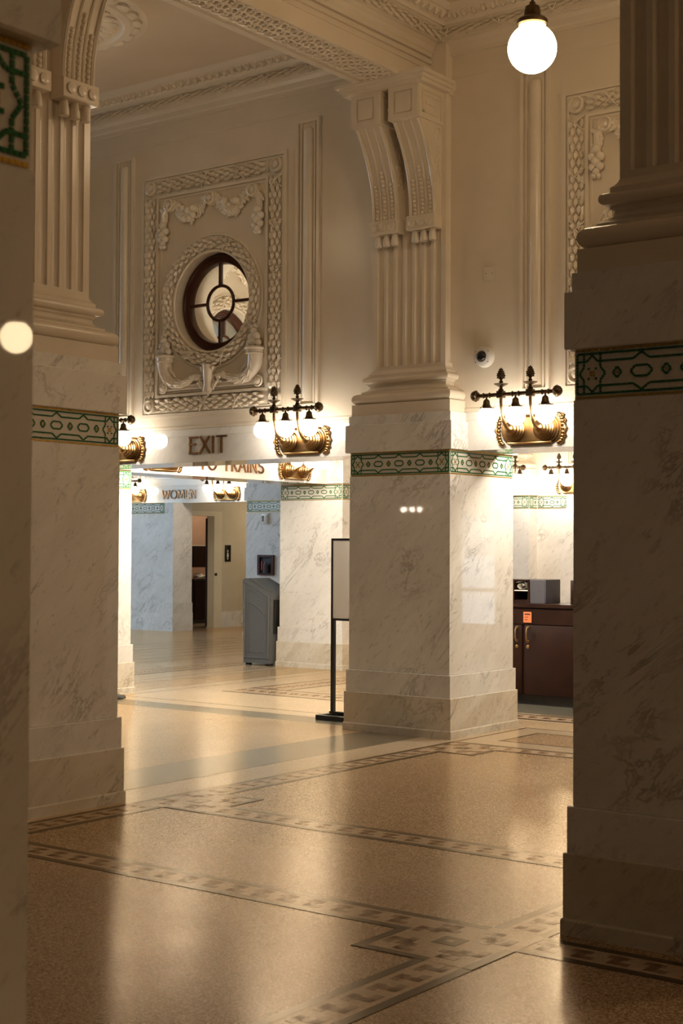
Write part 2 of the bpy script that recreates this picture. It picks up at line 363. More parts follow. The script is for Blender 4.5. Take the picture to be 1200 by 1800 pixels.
def key_block(x0, x1, y0, y1):
    """corner block of a border: cream bed, brown keys around a dark centre square"""
    strip('cream_bed', 'key_cream', [(x0, x1, y0, y1)], 0.0020)
    cx, cy_ = (x0 + x1) / 2, (y0 + y1) / 2
    strip('centre_tile', 'terrazzo_black', [(cx - .055, cx + .055, cy_ - .055, cy_ + .055)], 0.0032)
    strip('centre_tile', 'key_cream', [(cx - .016, cx + .016, cy_ - .016, cy_ + .016)], 0.0036)
    for k in range(4):
        for s in (-1, 1):
            R = Matrix.Rotation(k * PI / 2, 3, 'Z'); q = R @ Vector((-0.06 + s * 0.10, -0.165, 0))
            o = place(KEY, 'key_tile', fl, (cx + q.x, cy_ + q.y, 0.0026), k * PI / 2)
    return
PB = (-6.325, -6.075); RB = (-3.105, -2.85)           # the two bands along Y beside the piers
for yb in (4.925, 6.345):                             # the two bands along X
    key_band((-6.075, yb + .125), (-3.4, yb + .125), 0.25, True)
key_band((-2.85, 5.05), (-1.2, 5.05), 0.25, True)
key_band((-6.2, 5.175), (-6.2, 6.345), 0.25, False)
key_band((-6.2, 6.90), (-6.2, 9.36), 0.25, False)
key_band((-2.977, 2.4), (-2.977, 4.62), 0.255, False)
key_band((-2.977, 5.175), (-2.977, 6.35), 0.255, False)
key_band((-5.80, 9.80), (-2.0, 9.80), 0.25, True)
def outlined_block(x0, x1, y0, y1, lines):
    key_block(x0, x1, y0, y1)
    for i_, r in enumerate(lines): strip('dark_inlay_line', 'terrazzo_black', [r], 0.0023 + .0002 * i_)
d = .044
outlined_block(-6.325, -5.775, 6.345, 6.915, [(-6.325, -6.325 + d, 6.345, 6.915), (-6.119, -5.775, 6.915 - d, 6.915), (-5.775 - d, -5.775, 6.595, 6.915), (-6.075, -5.775, 6.345, 6.345 + d)])
outlined_block(-6.325, -5.775, 9.345, 9.925, [(-6.325, -6.325 + d, 9.345, 9.925), (-6.325, -5.775, 9.925 - d, 9.925), (-6.119, -5.775, 9.345, 9.345 + d), (-5.775 - d, -5.775, 9.345, 9.69)])
outlined_block(-3.405, -2.85, 4.61, 5.175, [(-3.405, -3.105, 5.175 - d, 5.175), (-3.405, -3.405 + d, 4.61, 4.969), (-3.405, -3.061, 4.61, 4.61 + d), (-2.85 - d, -2.85, 4.61, 4.925)])
# key borders of the bright halls behind the wall
key_band((-10.45, 12.05), (-7.4, 12.05), 0.5, True, True); key_band((-10.2, 12.3), (-10.2, 14.9), 0.5, False, True)
strip('cream_strip', 'terrazzo_tan', [(-9.65, -7.4, 12.4, 14.6)], 0.0008)
key_band((-12.78, 9.6), (-12.78, 19.3), 0.42, False, True)
key_band((-7.6, 11.8), (-2.2, 11.8), 0.36, True, True)
strip('terrazzo_panel', 'terrazzo_field', [(-16.5, -13.6, 10.5, 18.9)], 0.0007)
for k in range(7): strip('dark_inlay_line', 'terrazzo_black', [(-16.4 + k * .42, -16.34 + k * .42, 10.6, 18.8)], 0.0012)
strip('cream_strip', 'terrazzo_cream', [(-24, -13.6, 18.25, 18.5)], 0.0009)
# a ragged crack beside the grey strip and a few chipped spots
def crack(pts, w):
    m = MB(); r = random.Random(11); L = []; R_ = []
    for x, y in pts: k = w * r.uniform(.3, 1.2); L.append((x - k, y, .0021)); R_.append((x + k, y, .0021))
    n = len(pts); m.add(L + R_, [(i, i + n, i + n + 1, i + 1) for i in range(n - 1)]); m.build('floor_crack', 'terrazzo_black', fl, 0)
_r = random.Random(4)
crack([(-6.68 + _r.uniform(-.012, .012), 6.55 + .05 * k) for k in range(34)], .006)
for (x, y, n_) in [(-7.35, 7.0, 7), (-7.15, 6.95, 5), (-6.95, 6.75, 4)]: crack([(x + _r.uniform(-.02, .02), y + .04 * k) for k in range(n_)], .008)

# ------------------------------------------------------------------ ceiling and outer shell
ce = MB().box(-26, 9, -14, 26, CEIL, CEIL + 0.2).build('ceiling', 'ceiling_paint', ang=0)
tag(ce, 'cream painted plaster ceiling with carved medallion', 'ceiling', kind='structure')
def med():
    m = MB(); cx, cy_ = -9.25, CY - GY / 2
    T = Matrix.Translation((cx, cy_, CEIL)) @ Matrix.Rotation(PI, 4, 'X')
    m.lathe([(0.0, 0.10), (0.12, 0.10), (0.16, 0.05), (0.3, 0.045), (0.33, 0.07), (0.38, 0.07), (0.41, 0.03), (0.62, 0.03), (0.66, 0.055), (0.72, 0.05), (0.76, 0.01), (0.86, 0.0)], 48, T)
    for k in range(26):
        a = 2 * PI * k / 26
        m.sphere((cx + .53 * math.cos(a), cy_ + .53 * math.sin(a), CEIL - .03), (.10, .055, .035), 8, 5, Matrix.Rotation(a + .5, 3, 'Z'))
        m.sphere((cx + .76 * math.cos(a), cy_ + .76 * math.sin(a), CEIL - .02), (.05, .08, .03), 8, 5, Matrix.Rotation(a, 3, 'Z'))
    return m.build('ceiling_medallion', 'plaster_ornament', ce)
med()
def shell(name, b, label, mat='dark_wall'):
    o = MB().box(*b).build(name, mat, ang=0); return tag(o, label, 'wall', kind='structure')
shell('wall_south', (-26, 9, -14, -13.4, 0, CEIL), 'plain far wall of the hall behind the camera')
shell('wall_east', (8.4, 9, -13.4, 24, 0, CEIL), 'plain side wall far to the right of the hall')
ww = shell('wall_west', (-26, -25.4, -13.4, 24, 0, CEIL), 'plain side wall with added daylight windows at the left end')
wn = [0]
def window(name, cx, cy_, rz, w, z0, z1, mat, label, blinds=False):
    wn[0] += 1
    t = thing(name, label, 'window', (cx, cy_, 0), rz, kind='structure')
    m = MB().box(-w / 2 - .07, -w / 2, -.06, .02, z0 - .07, z1 + .07).box(w / 2, w / 2 + .07, -.06, .02, z0 - .07, z1 + .07).box(-w / 2, w / 2, -.06, .02, z1, z1 + .07).box(-w / 2, w / 2, -.06, .02, z0 - .07, z0)
    m.build('window_frame', 'cream_paint', t, 0)
    MB().box(-w / 2, w / 2, -.012, 0, z0, z1).build('pane', mat, t, 0)
    if blinds:
        zz = z1 - .03; sl = MB().box(-w / 2, w / 2, -.035, -.03, -.012, .012).mesh('blind_slat', 'white_plastic', 0)
        while zz > z0 + (z1 - z0) * .62: place(sl, 'blind_slat', t, (0, 0, zz)); zz -= .045
        MB().box(-w / 2, w / 2, -.05, -.014, z0 + .5, z0 + .56).build('glazing_bar', 'cream_paint', t, 0)
    else:
        MB().box(-.02, .02, -.04, -.012, z0, z1).build('glazing_bar', 'cream_paint', t, 0)
        MB().box(-w / 2, w / 2, -.04, -.012, (z0 + z1) / 2 - .02, (z0 + z1) / 2 + .02).build('glazing_bar', 'cream_paint', t, 0)
    return t
for i, yy in enumerate((8.2, 11.8, 15.4)):  # unseen high windows added to throw bluish daylight on the restroom wall
    window('window_%d' % (i + 2), -25.4, yy, PI / 2, 2.6, 3.4, 5.5, 'day_pane', ['added unseen daylight window nearest the camera end', 'added unseen daylight window in the middle of three', 'added unseen daylight window nearest the restroom'][i])
window('window_5', -0.78, 19.70, 0, 0.62, 0.36, 2.06, 'day_pane_small', 'narrow daylit door pane with half lowered white blind', True)

# ------------------------------------------------------------------ ornament of one wall bay (local: x along, -y outwards)
def leaf(m, p, t, sd, out, L, W, H):
    a = p - t * L * .5; b = p + t * L * .5; c = p - sd * W * .5 - t * L * .12; e = p + sd * W * .5 - t * L * .12
    c2 = p - sd * W * .42 + t * L * .2; e2 = p + sd * W * .42 + t * L * .2
    r1 = p + out * H + t * L * .1; r0 = p + out * H * .75 - t * L * .3
    m.add([a, c, e, c2, e2, b, r0, r1], [(0, 6, 1), (0, 2, 6), (1, 6, 7, 3), (6, 2, 4, 7), (3, 7, 5), (7, 4, 5)])
def laurel(m, path, L, W=.145, H=.03, ribbon=.42, step=.062):
    """path(s) -> (point, tangent, side, out); leaves overlap on a half-round bed"""
    n = max(2, int(L / .05)); vs = []; fs = []; kk = 7
    for i in range(n + 1):
        p, t, sd, out = path(L * i / n)
        for k in range(kk):
            u = -1 + 2 * k / (kk - 1); vs.append(tuple(p + sd * u * W * .5 + out * (H * math.sqrt(max(0, 1 - u * u * .98)) - .016)))
    for i in range(n):
        for k in range(kk - 1): a = i * kk + k; fs.append((a, a + 1, a + 1 + kk, a + kk))
    m.add(vs, fs)
    i = 0; s = step * .5
    while s < L - step * .3:
        p, t, sd, out = path(s)
        for u in ((-.62, 0, .62) if i % 2 == 0 else (-.34, .34)):
            leaf(m, p + sd * u * W * .5 + out * (H * math.sqrt(1 - u * u) - .002), t, sd, (out + sd * u * .6).normalized(), step * 1.45, W * .31, .032)
        s += step; i += 1
    s = ribbon * .5
    while s < L:
        for g in (-1, 1):
            q = []
            for k in range(7):
                u = -1 + 2 * k / 6; p, t, sd, out = path(min(L, max(0, s + g * u * W * .42)))
                q.append(p + sd * u * W * .5 + out * (H * math.sqrt(max(0, 1 - u * u * .98)) + .014))
            m.tube(q, .006, 5)
        s += ribbon
def straight(x0, z0, x1, z1, y=0.0):
    a = Vector((x0, y, z0)); d_ = (Vector((x1, y, z1)) - a); L = d_.length; t = d_.normalized(); out = Vector((0, -1, 0)); sd = t.cross(out)
    return (lambda s: (a + t * s, t, sd, out)), L
def circle_path(cx, cz, R, y=0.0):
    def f(s):
        a = s / R; t = Vector((-math.sin(a), 0, math.cos(a))); return Vector((cx + R * math.cos(a), y, cz + R * math.sin(a))), t, Vector((math.cos(a), 0, math.sin(a))), Vector((0, -1, 0))
    return f, 2 * PI * R
RX90 = Matrix.Rotation(PI / 2, 4, 'X')               # lathe axis z -> -y
def rosette(m, x, z, r, y=0.0):
    m.lathe([(r, 0), (r, .02), (r * .92, .035), (r * .75, .04), (r * .62, .018), (r * .45, .015), (r * .36, .035), (0.0, .045)], 20, Matrix.Translation((x, y, z)) @ RX90)
def frame(m, hx, z0, z1, w, d_, y=0.0):              # raised rectangular fillet frame
    m.box(-hx, hx, y - d_, y, z1 - w, z1).box(-hx, hx, y - d_, y, z0, z0 + w).box(-hx, -hx + w, y - d_, y, z0 + w, z1 - w).box(hx - w, hx, y - d_, y, z0 + w, z1 - w)
WC = 3.868; WR = 0.475                               # oculus centre height and reveal radius
ORN = {}
def make_ornament():
    m = MB(); frame(m, .915, 2.795, 5.165, .035, .022); frame(m, .875, 2.835, 5.125, .02, .012)
    frame(m, .705, 2.985, 4.955, .025, .03); frame(m, .665, 3.025, 4.915, .012, .012)
    ORN['panel_frame'] = (m.mesh('panel_frame', 'plaster_ornament'), False)
    for nm, (a, L) in {'top': straight(-.70, 5.045, .70, 5.045), 'bottom': straight(-.70, 2.91, .70, 2.91), 'left': straight(-.79, 3.0, -.79, 4.955), 'right': straight(.79, 3.0, .79, 4.955)}.items():
        m = MB(); laurel(m, a, L); ORN['laurel_' + nm] = (m.mesh('laurel_border', 'plaster_ornament', 25), True)
    m = MB(); a, L = circle_path(0, WC, .555); laurel(m, a, L, .135, .04, .43, .06)
    m.torus((0, -.004, WC), .632, .014, Matrix.Rotation(PI / 2, 3, 'X'), 64, 6); m.torus((0, -.006, WC), .482, .014, Matrix.Rotation(PI / 2, 3, 'X'), 64, 6)
    ORN['laurel_ring'] = (m.mesh('laurel_ring', 'plaster_ornament', 25), True)
    for i, (x, z) in enumerate([(-.79, 5.045), (.79, 5.045), (-.79, 2.91), (.79, 2.91)]):
        m = MB(); rosette(m, x, z, .075); ORN['rosette%d' % i] = (m.mesh('rosette', 'plaster_ornament'), False)
    for i, x in enumerate((-.53, 0.0, .53)):
        m = MB(); rosette(m, x, 4.845, .065, -.02); m.lathe([(.07, 0), (.07, .022), (.0, .025)], 18, Matrix.Translation((x, 0, 4.845)) @ RX90)
        ORN['swag_rosette%d' % i] = (m.mesh('rosette', 'plaster_ornament'), False)
    rnd = random.Random(3)
    for i, (xa, xb) in enumerate(((-.47, -.06), (.06, .47))):
        m = MB(); n = 26
        for k in range(n + 1):
            u = k / n; x = xa + (xb - xa) * u; sag = 1 - (2 * u - 1) ** 2; z = 4.85 - .135 * sag; wd = .022 + .042 * sag
            for j in range(4):
                ox = rnd.uniform(-.018, .018); oz = rnd.uniform(-wd, wd)
                if .28 < u < .72 and j < 2: r = rnd.uniform(.026, .042); m.sphere((x + ox, -.03 - rnd.uniform(0, .03), z + oz), r, 9, 6)
                else: m.sphere((x + ox, -.02 - rnd.uniform(0, .02), z + oz), (.042, .016, .018), 7, 5, Matrix.Rotation(rnd.uniform(-1.2, 1.2) + (.6 if u > .5 else -.6), 3, 'Y'))
        ORN['garland%d' % i] = (m.mesh('fruit_garland', 'plaster_ornament', 40), False)
    for i, x in enumerate((-.60, .60)):
        m = MB(); m.tube([(x * .9, -.02, 4.83), (x, -.03, 4.77), (x, -.03, 4.66)], [.02, .03, .03], 8)
        for k in range(9): m.sphere((x + rnd.uniform(-.035, .035), -.03, 4.80 - k * .02), (.045, .014, .02), 7, 5, Matrix.Rotation(rnd.uniform(.6, 1.6), 3, 'Y'))
        for dx, dz, r in [(0, -.02, .04), (-.035, -.07, .034), (.035, -.075, .038), (0, -.11, .04), (-.035, -.15, .03), (.032, -.15, .033), (0, -.19, .03), (0.02, -.225, .02), (-.02, -.22, .022)]:
            m.sphere((x + dx, -.05, 4.67 + dz), r, 10, 7)
        ORN['drop%d' % i] = (m.mesh('fruit_drop', 'plaster_ornament', 40), False)
    for i, s in enumerate((-1, 1)):
        ctrl = [(.565, 3.375, .088), (.575, 3.31, .078), (.565, 3.235, .070), (.53, 3.165, .062), (.46, 3.12, .054), (.37, 3.105, .045), (.28, 3.12, .036), (.20, 3.15, .028), (.135, 3.155, .022), (.10, 3.125, .018), (.115, 3.095, .014), (.145, 3.10, .010)]
        q = [(s * x, -.03, z) for x, z, r in ctrl][::-1]; rr = [r for x, z, r in ctrl][::-1]
        m = MB(); m.tube(q, rr, 12); ex, ez = q[-1][0], q[-1][2]
        m.torus((ex, -.03, ez), .088, .016, None, 18, 6); m.torus((ex, -.03, ez - .05), .082, .010, None, 18, 6)
        for k in range(3, 11):      # curling acanthus ribs along the horn
            p = Vector(q[k]); nx = (Vector(q[k + 1]) - p).normalized(); a_ = math.atan2(-nx.z, nx.x)
            for g in (-.75, -.25, .25, .75):
                m.sphere((p.x, p.y - rr[k] * math.sqrt(1 - g * g) * .9, p.z + g * rr[k] * .9), (.045, .014, .011), 7, 5, Matrix.Rotation(a_ + .35 * g, 3, 'Y'))
        for k in range(5): m.sphere((s * (.44 + .035 * k), -.05, 3.20 + .03 * k), (.05, .02, .016), 7, 5, Matrix.Rotation(-s * (.9 + .1 * k), 3, 'Y'))
        for dx, dz, r in [(-.05, .03, .035), (.0, .04, .042), (.05, .03, .036), (-.03, .085, .036), (.03, .09, .04), (0, .135, .036), (-.02, .175, .022), (.015, .19, .022), (0, .225, .016)]:
            m.sphere((ex + dx, -.05, ez + .02 + dz), r, 10, 7)
        m.sphere((s * .60, -.03, 3.075), (.035, .03, .035), 10, 7); m.torus((s * .60, -.03, 3.075), .045, .012, Matrix.Rotation(PI / 2, 3, 'X'), 14, 5)
        ORN['horn%d' % i] = (m.mesh('cornucopia', 'plaster_ornament', 40), False)
    m = MB()
    m.tube([(0, -.02, 3.24), (0, -.045, 3.18), (0, -.04, 3.08), (0, -.03, 3.02)], [.075, .05, .045, .065], 12)
    for k in range(-3, 4): m.sphere((k * .03, -.05, 3.03 + abs(k) * .012), (.012, .014, .06), 7, 5, Matrix.Rotation(k * .22, 3, 'Y'))
    for k in range(-2, 3): m.sphere((k * .035, -.06, 3.225), (.018, .02, .025), 8, 5)
    for s in (-1, 1): m.torus((s * .085, -.03, 3.13), .035, .014, Matrix.Rotation(PI / 2, 3, 'X'), 14, 6)
    ORN['console'] = (m.mesh('acanthus_console', 'plaster_ornament', 40), False)
    m = MB().box(-.62, .62, -.03, 0, 3.045, 3.06).box(-.60, .60, -.02, 0, 3.06, 3.095); ORN['sill'] = (m.mesh('moulded_sill', 'plaster_ornament'), False)
    for i, x in enumerate((-1.16, 1.16)):
        m = MB(); z0, z1 = 2.80, 5.40
        m.box(x - .135, x - .105, -.03, 0, z0, z1).box(x + .105, x + .135, -.03, 0, z0, z1).box(x - .105, x + .105, -.03, 0, z1 - .03, z1).box(x - .105, x + .105, -.03, 0, z0, z0 + .03)
        m.box(x - .085, x - .070, -.02, 0, z0 + .03, z1 - .03).box(x + .070, x + .085, -.02, 0, z0 + .03, z1 - .03)
        pr = [(x + .055 * math.cos(PI * k / 10), -.045 * math.sin(PI * k / 10)) for k in range(11)]
        m.prism(pr, z0 + .06, z1 - .12); m.sphere((x, 0, z1 - .12), (.055, .045, .055), 14, 8)
        ORN['reed%d' % i] = (m.mesh('reeded_strip', 'plaster_ornament'), False)
make_ornament()
HALF = GX / 2 + 0.12
def bay_mesh(depth, half, hole=True):
    """wall above a lintel, with a round hole for the window"""
    m = MB(); n = 64
    def face(y):
        vs = []; 
        for k in range(n):
            a = 2 * PI * (k + .5) / n; c, s = math.cos(a), math.sin(a)
            tx = half / abs(c) if abs(c) > 1e-6 else 1e9
            tz = ((CEIL - WC) if s > 0 else (WC - LB)) / abs(s); t = min(tx, tz)
            vs.append((WR * c, y, WC + WR * s)); vs.append((t * c, y, WC + t * s))
        fs = []
        for k in range(n):
            a, b = 2 * k, 2 * ((k + 1) % n); fs.append((a, a + 1, b + 1, b))
        m.add(vs, fs)
        for sx in (-1, 1):      # fill the rectangle's corners left by the radial fan
            for zz in (LB, CEIL):
                cand = sorted([v for v in vs[1::2]], key=lambda v: (v[0] - sx * half) ** 2 + (v[2] - zz) ** 2)[:2]
                m.add([cand[0], cand[1], (sx * half, y, zz)], [(0, 1, 2)])
    face(0.0); face(depth)
    vs = []
    for k in range(n):
        a = 2 * PI * (k + .5) / n
        vs += [(WR * math.cos(a), 0, WC + WR * math.sin(a)), (WR * math.cos(a), depth, WC + WR * math.sin(a))]
    m.add(vs, [(2 * k, 2 * k + 1, 2 * ((k + 1) % n) + 1, 2 * ((k + 1) % n)) for k in range(n)])
    m.add([(-half, 0, LB), (half, 0, LB), (half, depth, LB), (-half, depth, LB)], [(0, 1, 2, 3)])
    for sx in (-1, 1): m.add([(sx * half, 0, LB), (sx * half, depth, LB), (sx * half, depth, CEIL), (sx * half, 0, CEIL)], [(0, 1, 2, 3)])
    return m
DEPTH = 0.53
def no_normals(m, name, mat):
    me = bpy.data.meshes.new(name); me.from_pydata(m.v, [], m.f); me.materials.append(MATS[mat]); return me
BAY = no_normals(bay_mesh(DEPTH, HALF), 'bay', 'plaster')
LINT = MB().box(-HALF, HALF, -.012, DEPTH + .012, LB - .004, LT - .07).mesh('lintel_slab', 'marble_lintel', 0)
LINT2 = MB().box(-HALF, HALF, -.009, DEPTH + .009, LT - .068, LT - .002).mesh('lintel_cap', 'marble_lintel', 0)
def wall_bay(name, cx, cy_, rz, label, orn=True):
    w = place(BAY, name, None, (cx, cy_, 0), rz); tag(w, label, 'wall', kind='structure')
    place(LINT, 'lintel_slab', w); place(LINT2, 'lintel_cap', w)
    if orn:
        for k, (me, st) in ORN.items(): place(me, me.name.split('.')[0], w, stuff=st)
    m = MB().box(-HALF, HALF, -.012, 0, 2.672, 2.70).box(-HALF, HALF, -.006, 0, 5.47, 5.50); m.build('wall_fillet', 'plaster_ornament', w, 0)
    return w
w_exit = wall_bay('wall_front_left', CX - GX / 2, CY - WP, 0, 'white plaster wall above the EXIT opening with round window')
w_right = wall_bay('wall_front_right', CX + GX / 2, CY - WP, 0, 'white plaster wall right of the central pillar above a marble lintel')
w_train = wall_bay('wall_inner_left', CX - GX + WP, CY + GY / 2, PI / 2, 'marble lintel wall reading TO TRAINS beyond the EXIT opening')
w_women = wall_bay('wall_back_left', CX - 2.5 * GX, CY + 2 * GY - WP, 0, 'marble lintel wall above the WOMEN doorway')
w_train2 = wall_bay('wall_inner_left_far', CX - GX + WP, CY + 1.5 * GY, PI / 2, 'marble lintel wall beyond the brightly lit pillar', False)
w_far = wall_bay('wall_back_right', CX - GX / 2, CY + 2 * GY - WP, 0, 'bright far wall above the dark wooden counter')
shell('wall_north', (-25.4, CX - 3 * GX - .1, CY + 2 * GY - WP, 20.3, 0, CEIL), 'plain end of the far wall left of the restroom', 'plaster')
shell('wall_north_middle', (CX - 2 * GX + .1, CX - GX - .1, CY + 2 * GY - WP, 20.3, 0, CEIL), 'plain far wall behind the pillars', 'plaster')
shell('wall_north_east', (CX + .1, 8.4, CY + 2 * GY - WP, 20.3, 0, CEIL), 'plain far wall hidden behind the right pillar', 'plaster')
shell('wall_inner_east', (CX + GX + .1, 8.4, CY - WP, CY + WP, 0, CEIL), 'plain wall right of the counter opening', 'plaster')
# round windows
def oculus(n, wall_loc, rz, label):
    t = thing('window_1' if n == 1 else 'window_%d' % n, label, 'window', wall_loc, rz, kind='structure')
    A = Matrix.Translation((0, .12, WC)) @ RX90
    m = MB().lathe([(.478, -.05), (.478, .0), (.455, .03), (.44, .03), (.43, .012), (.41, .012), (.40, .02), (.385, .02), (.375, -.01), (.375, -.05), (.478, -.05)], 64, A, False)
    m.build('window_frame', 'window_wood', t)
    MB().torus((0, .125, WC), .165, .016, Matrix.Rotation(PI / 2, 3, 'X'), 40, 8).build('glazing_ring', 'window_wood', t)
    for k in range(4):
        a = k * PI / 2; m = MB(); m.T = Matrix.Translation((0, .125, WC)) @ Matrix.Rotation(a, 4, 'Y'); m.box(.175, .38, -.016, .016, -.013, .013); m.build('glazing_bar', 'window_wood', t)
    MB().lathe([(.378, 0), (.378, .004), (0, .004)], 48, Matrix.Translation((0, .135, WC)) @ RX90).build('pane', 'glass', t)
    return t
oculus(1, (CX - GX / 2, CY - WP, 0), 0, 'round dark wood window with cross bars above EXIT')
oculus(6, (CX + GX / 2, CY - WP, 0), 0, 'round dark wood window hidden behind the right pillar')
oculus(7, (CX - GX + WP, CY + GY / 2, 0), PI / 2, 'round dark wood window seen through the window above EXIT')

# ------------------------------------------------------------------ cornices and beams
CORN = [(0, 5.655), (-.03, 5.655), (-.03, 5.685), (-.045, 5.70), (-.055, 5.74), (-.09, 5.765), (-.11, 5.765), (-.12, 5.785), (-.21, 5.845), (-.23, 5.845), (-.24, 5.865), (-.26, 5.875), (-.33, 5.915), (-.35, 5.915), (-.37, 5.93), (-.40, CEIL + .002)]
def cornice(name, x0, x1, loc, rz, label, eggs=True):
    m = MB().sweep(CORN, x0, x1)
    me = no_normals(m, name, 'plaster'); o = place(me, name, None, loc, rz); tag(o, label, 'cornice', kind='structure')
    m = MB(); a = Vector((x0, -.16, 5.815)); t = Vector((1, 0, 0)); out = Vector((0, -.55, -.83)).normalized(); sd = t.cross(out)
    laurel(m, lambda s: (a + t * s, t, sd, out), x1 - x0, .09, .02, .5, .075); m.build('laurel_moulding', 'plaster_ornament', o, 25, stuff=True)
    m = MB(); x = x0 + .05
    Rm = Matrix.Rotation(.55, 3, 'X')
    while x < x1 - .04:
        m.sphere((x, -.295, 5.895), (.024, .022, .032), 8, 6, Rm); m.torus((x, -.285, 5.898), .036, .007, Rm @ Matrix.Rotation(PI / 2, 3, 'X'), 12, 4)
        m.box(x + .041, x + .049, -.325, -.27, 5.87, 5.92); x += .09
    m.build('egg_and_dart', 'plaster_ornament', o, 40, stuff=True)
    return o
BX0, BX1 = CX - .235, CX + .195                       # the beam along Y
BZ = 5.42
cornice('trim_1', -HALF, GX / 2 - .20, (CX - GX / 2, CY - WP, 0), 0, 'carved cornice at the ceiling above the EXIT wall')
cornice('trim_2', -GX / 2 + .16, HALF, (CX + GX / 2, CY - WP, 0), 0, 'carved cornice at the ceiling behind the hanging globe')
bm_ = MB().box(BX0, BX1, 5.0, CY - WP + .05, BZ, CEIL).box(BX0 - .012, BX0 + .05, 5.0, CY - WP, BZ - .012, BZ + .06).box(BX1 - .012, BX1 + .012, 5.0, CY - WP, BZ - .014, BZ + .02)
bm_.box(BX1, BX1 + .015, 5.0, CY - WP, 5.55, 5.57).box(BX1, BX1 + .025, 5.0, CY - WP, 5.60, 5.63)
beam = bm_.build('ceiling_beam', 'plaster', ang=0); tag(beam, 'cream ceiling beam with carved interlace running to the central pillar', 'beam', kind='structure')
m = MB(); y = 5.1; i = 0
while y < CY - WP - .36:
    for k, dx in enumerate((-.09, 0.0, .09)):
        m.torus((CX + .025 + dx, y + (.05 if k % 2 else 0), BZ - .006), .056, .012, None, 16, 5)
        m.sphere((CX + .025 + dx, y + (.05 if k % 2 else 0), BZ - .004), (.018, .018, .016), 8, 5)
    y += .10
m.build('carved_interlace', 'plaster_ornament', beam, 40, stuff=True)
cornice('trim_3', 0, CY - WP - 5.0 - .1, (BX1, 5.0, 0), PI / 2, 'carved cornice along the near side of the ceiling beam')
cornice('trim_4', -(CY - WP - 5.0 - .1), 0, (BX0, 5.0, 0), -PI / 2, 'carved cornice along the far side of the ceiling beam')
b2 = MB().box(CX + .1, CX + GX + .3, CY - GY - .21, CY - GY + .21, BZ, CEIL).build('ceiling_beam', 'plaster', ang=0)
tag(b2, 'plain ceiling beam between the two front pillars above the frame', 'beam', kind='structure')

# ------------------------------------------------------------------ piers
def fluted(h, z0, z1):
    poly = []; n = 7; mg = .035; pw = (2 * h - 2 * mg) / n; r = pw * .36
    side = []
    side.append((-h, -h))
    for k in range(n):
        c = -h + mg + pw * (k + .5)
        side.append((c - r, -h))
        for j in range(1, 6): a = PI * j / 6; side.append((c - r * math.cos(a), -h + r * .75 * math.sin(a)))
        side.append((c + r, -h))
    for q in range(4):
        R = Matrix.Rotation(q * PI / 2, 2)
        for x, y_ in side: v = R @ Vector((x, y_)); poly.append((v.x, v.y))
    return MB().prism(poly, z0, z1)
def arc(cx, cz, rx, rz, a0, a1, n=8): return [(cx + rx * math.cos(math.radians(a0 + (a1 - a0) * k / n)), cz + rz * math.sin(math.radians(a0 + (a1 - a0) * k / n))) for k in range(n + 1)]
c_ = .003
PM = {}
PM['plinth'] = MB().rings([(.545, 0), (.545, .060), (.54, .068)]).mesh('plinth', 'marble_base', 20)
PM['base_slab'] = MB().rings([(.537, .068), (.537, .325), (.534, .328)]).mesh('base_slab', 'marble_base', 20)
PM['upper_base_slab'] = MB().rings([(.525, .328), (.525, .510), (.522, .513)]).mesh('upper_base_slab', 'marble', 20)
PM['shaft'] = MB().rings([(.504, .513), (.507, .516), (.507, 2.147), (.504, 2.15)]).mesh('shaft', 'marble', 20)
PM['mosaic_bed'] = MB().rings([(.503, 2.15), (.503, 2.353)]).mesh('mosaic_bed', 'white_tile', 0)
PM['architrave_block'] = MB().rings([(.53, 2.353), (.535, 2.358), (.535, 2.584), (.532, 2.587)]).mesh('architrave_block', 'marble', 20)
PM['cap_slab'] = MB().rings([(.513, 2.587), (.513, 2.664), (.511, 2.666)]).mesh('cap_slab', 'marble', 20)
base = [(.497, 2.666), (.497, 2.764)] + arc(.455, 2.810, .045, .045, -90, 90, 9) + [(.440, 2.857), (.440, 2.872)] + [(.405, 2.885), (.388, 2.905), (.385, 2.925), (.400, 2.932), (.400, 2.945)] + arc(.408, 2.972, .028, .026, -90, 90, 8) + [(.400, 3.0), (.400, 3.022), (.388, 3.03), (.376, 3.045), (.37, 3.06)]
PM['attic_base'] = MB().rings(base).mesh('attic_base', 'plaster_ornament', 30)
PM['pilaster_foot'] = MB().rings([(.37, 3.06), (.37, 3.09)]).mesh('pilaster_foot', 'plaster_ornament', 20)
PM['fluted_pilaster'] = fluted(.37, 3.09, 5.33).mesh('fluted_pilaster', 'plaster_ornament', 30)
PM['pilaster_head'] = MB().rings([(.372, 5.33), (.372, 5.36), (.40, 5.38), (.40, BZ), (.36, BZ), (.36, CEIL)]).mesh('pilaster_head', 'plaster_ornament', 20)
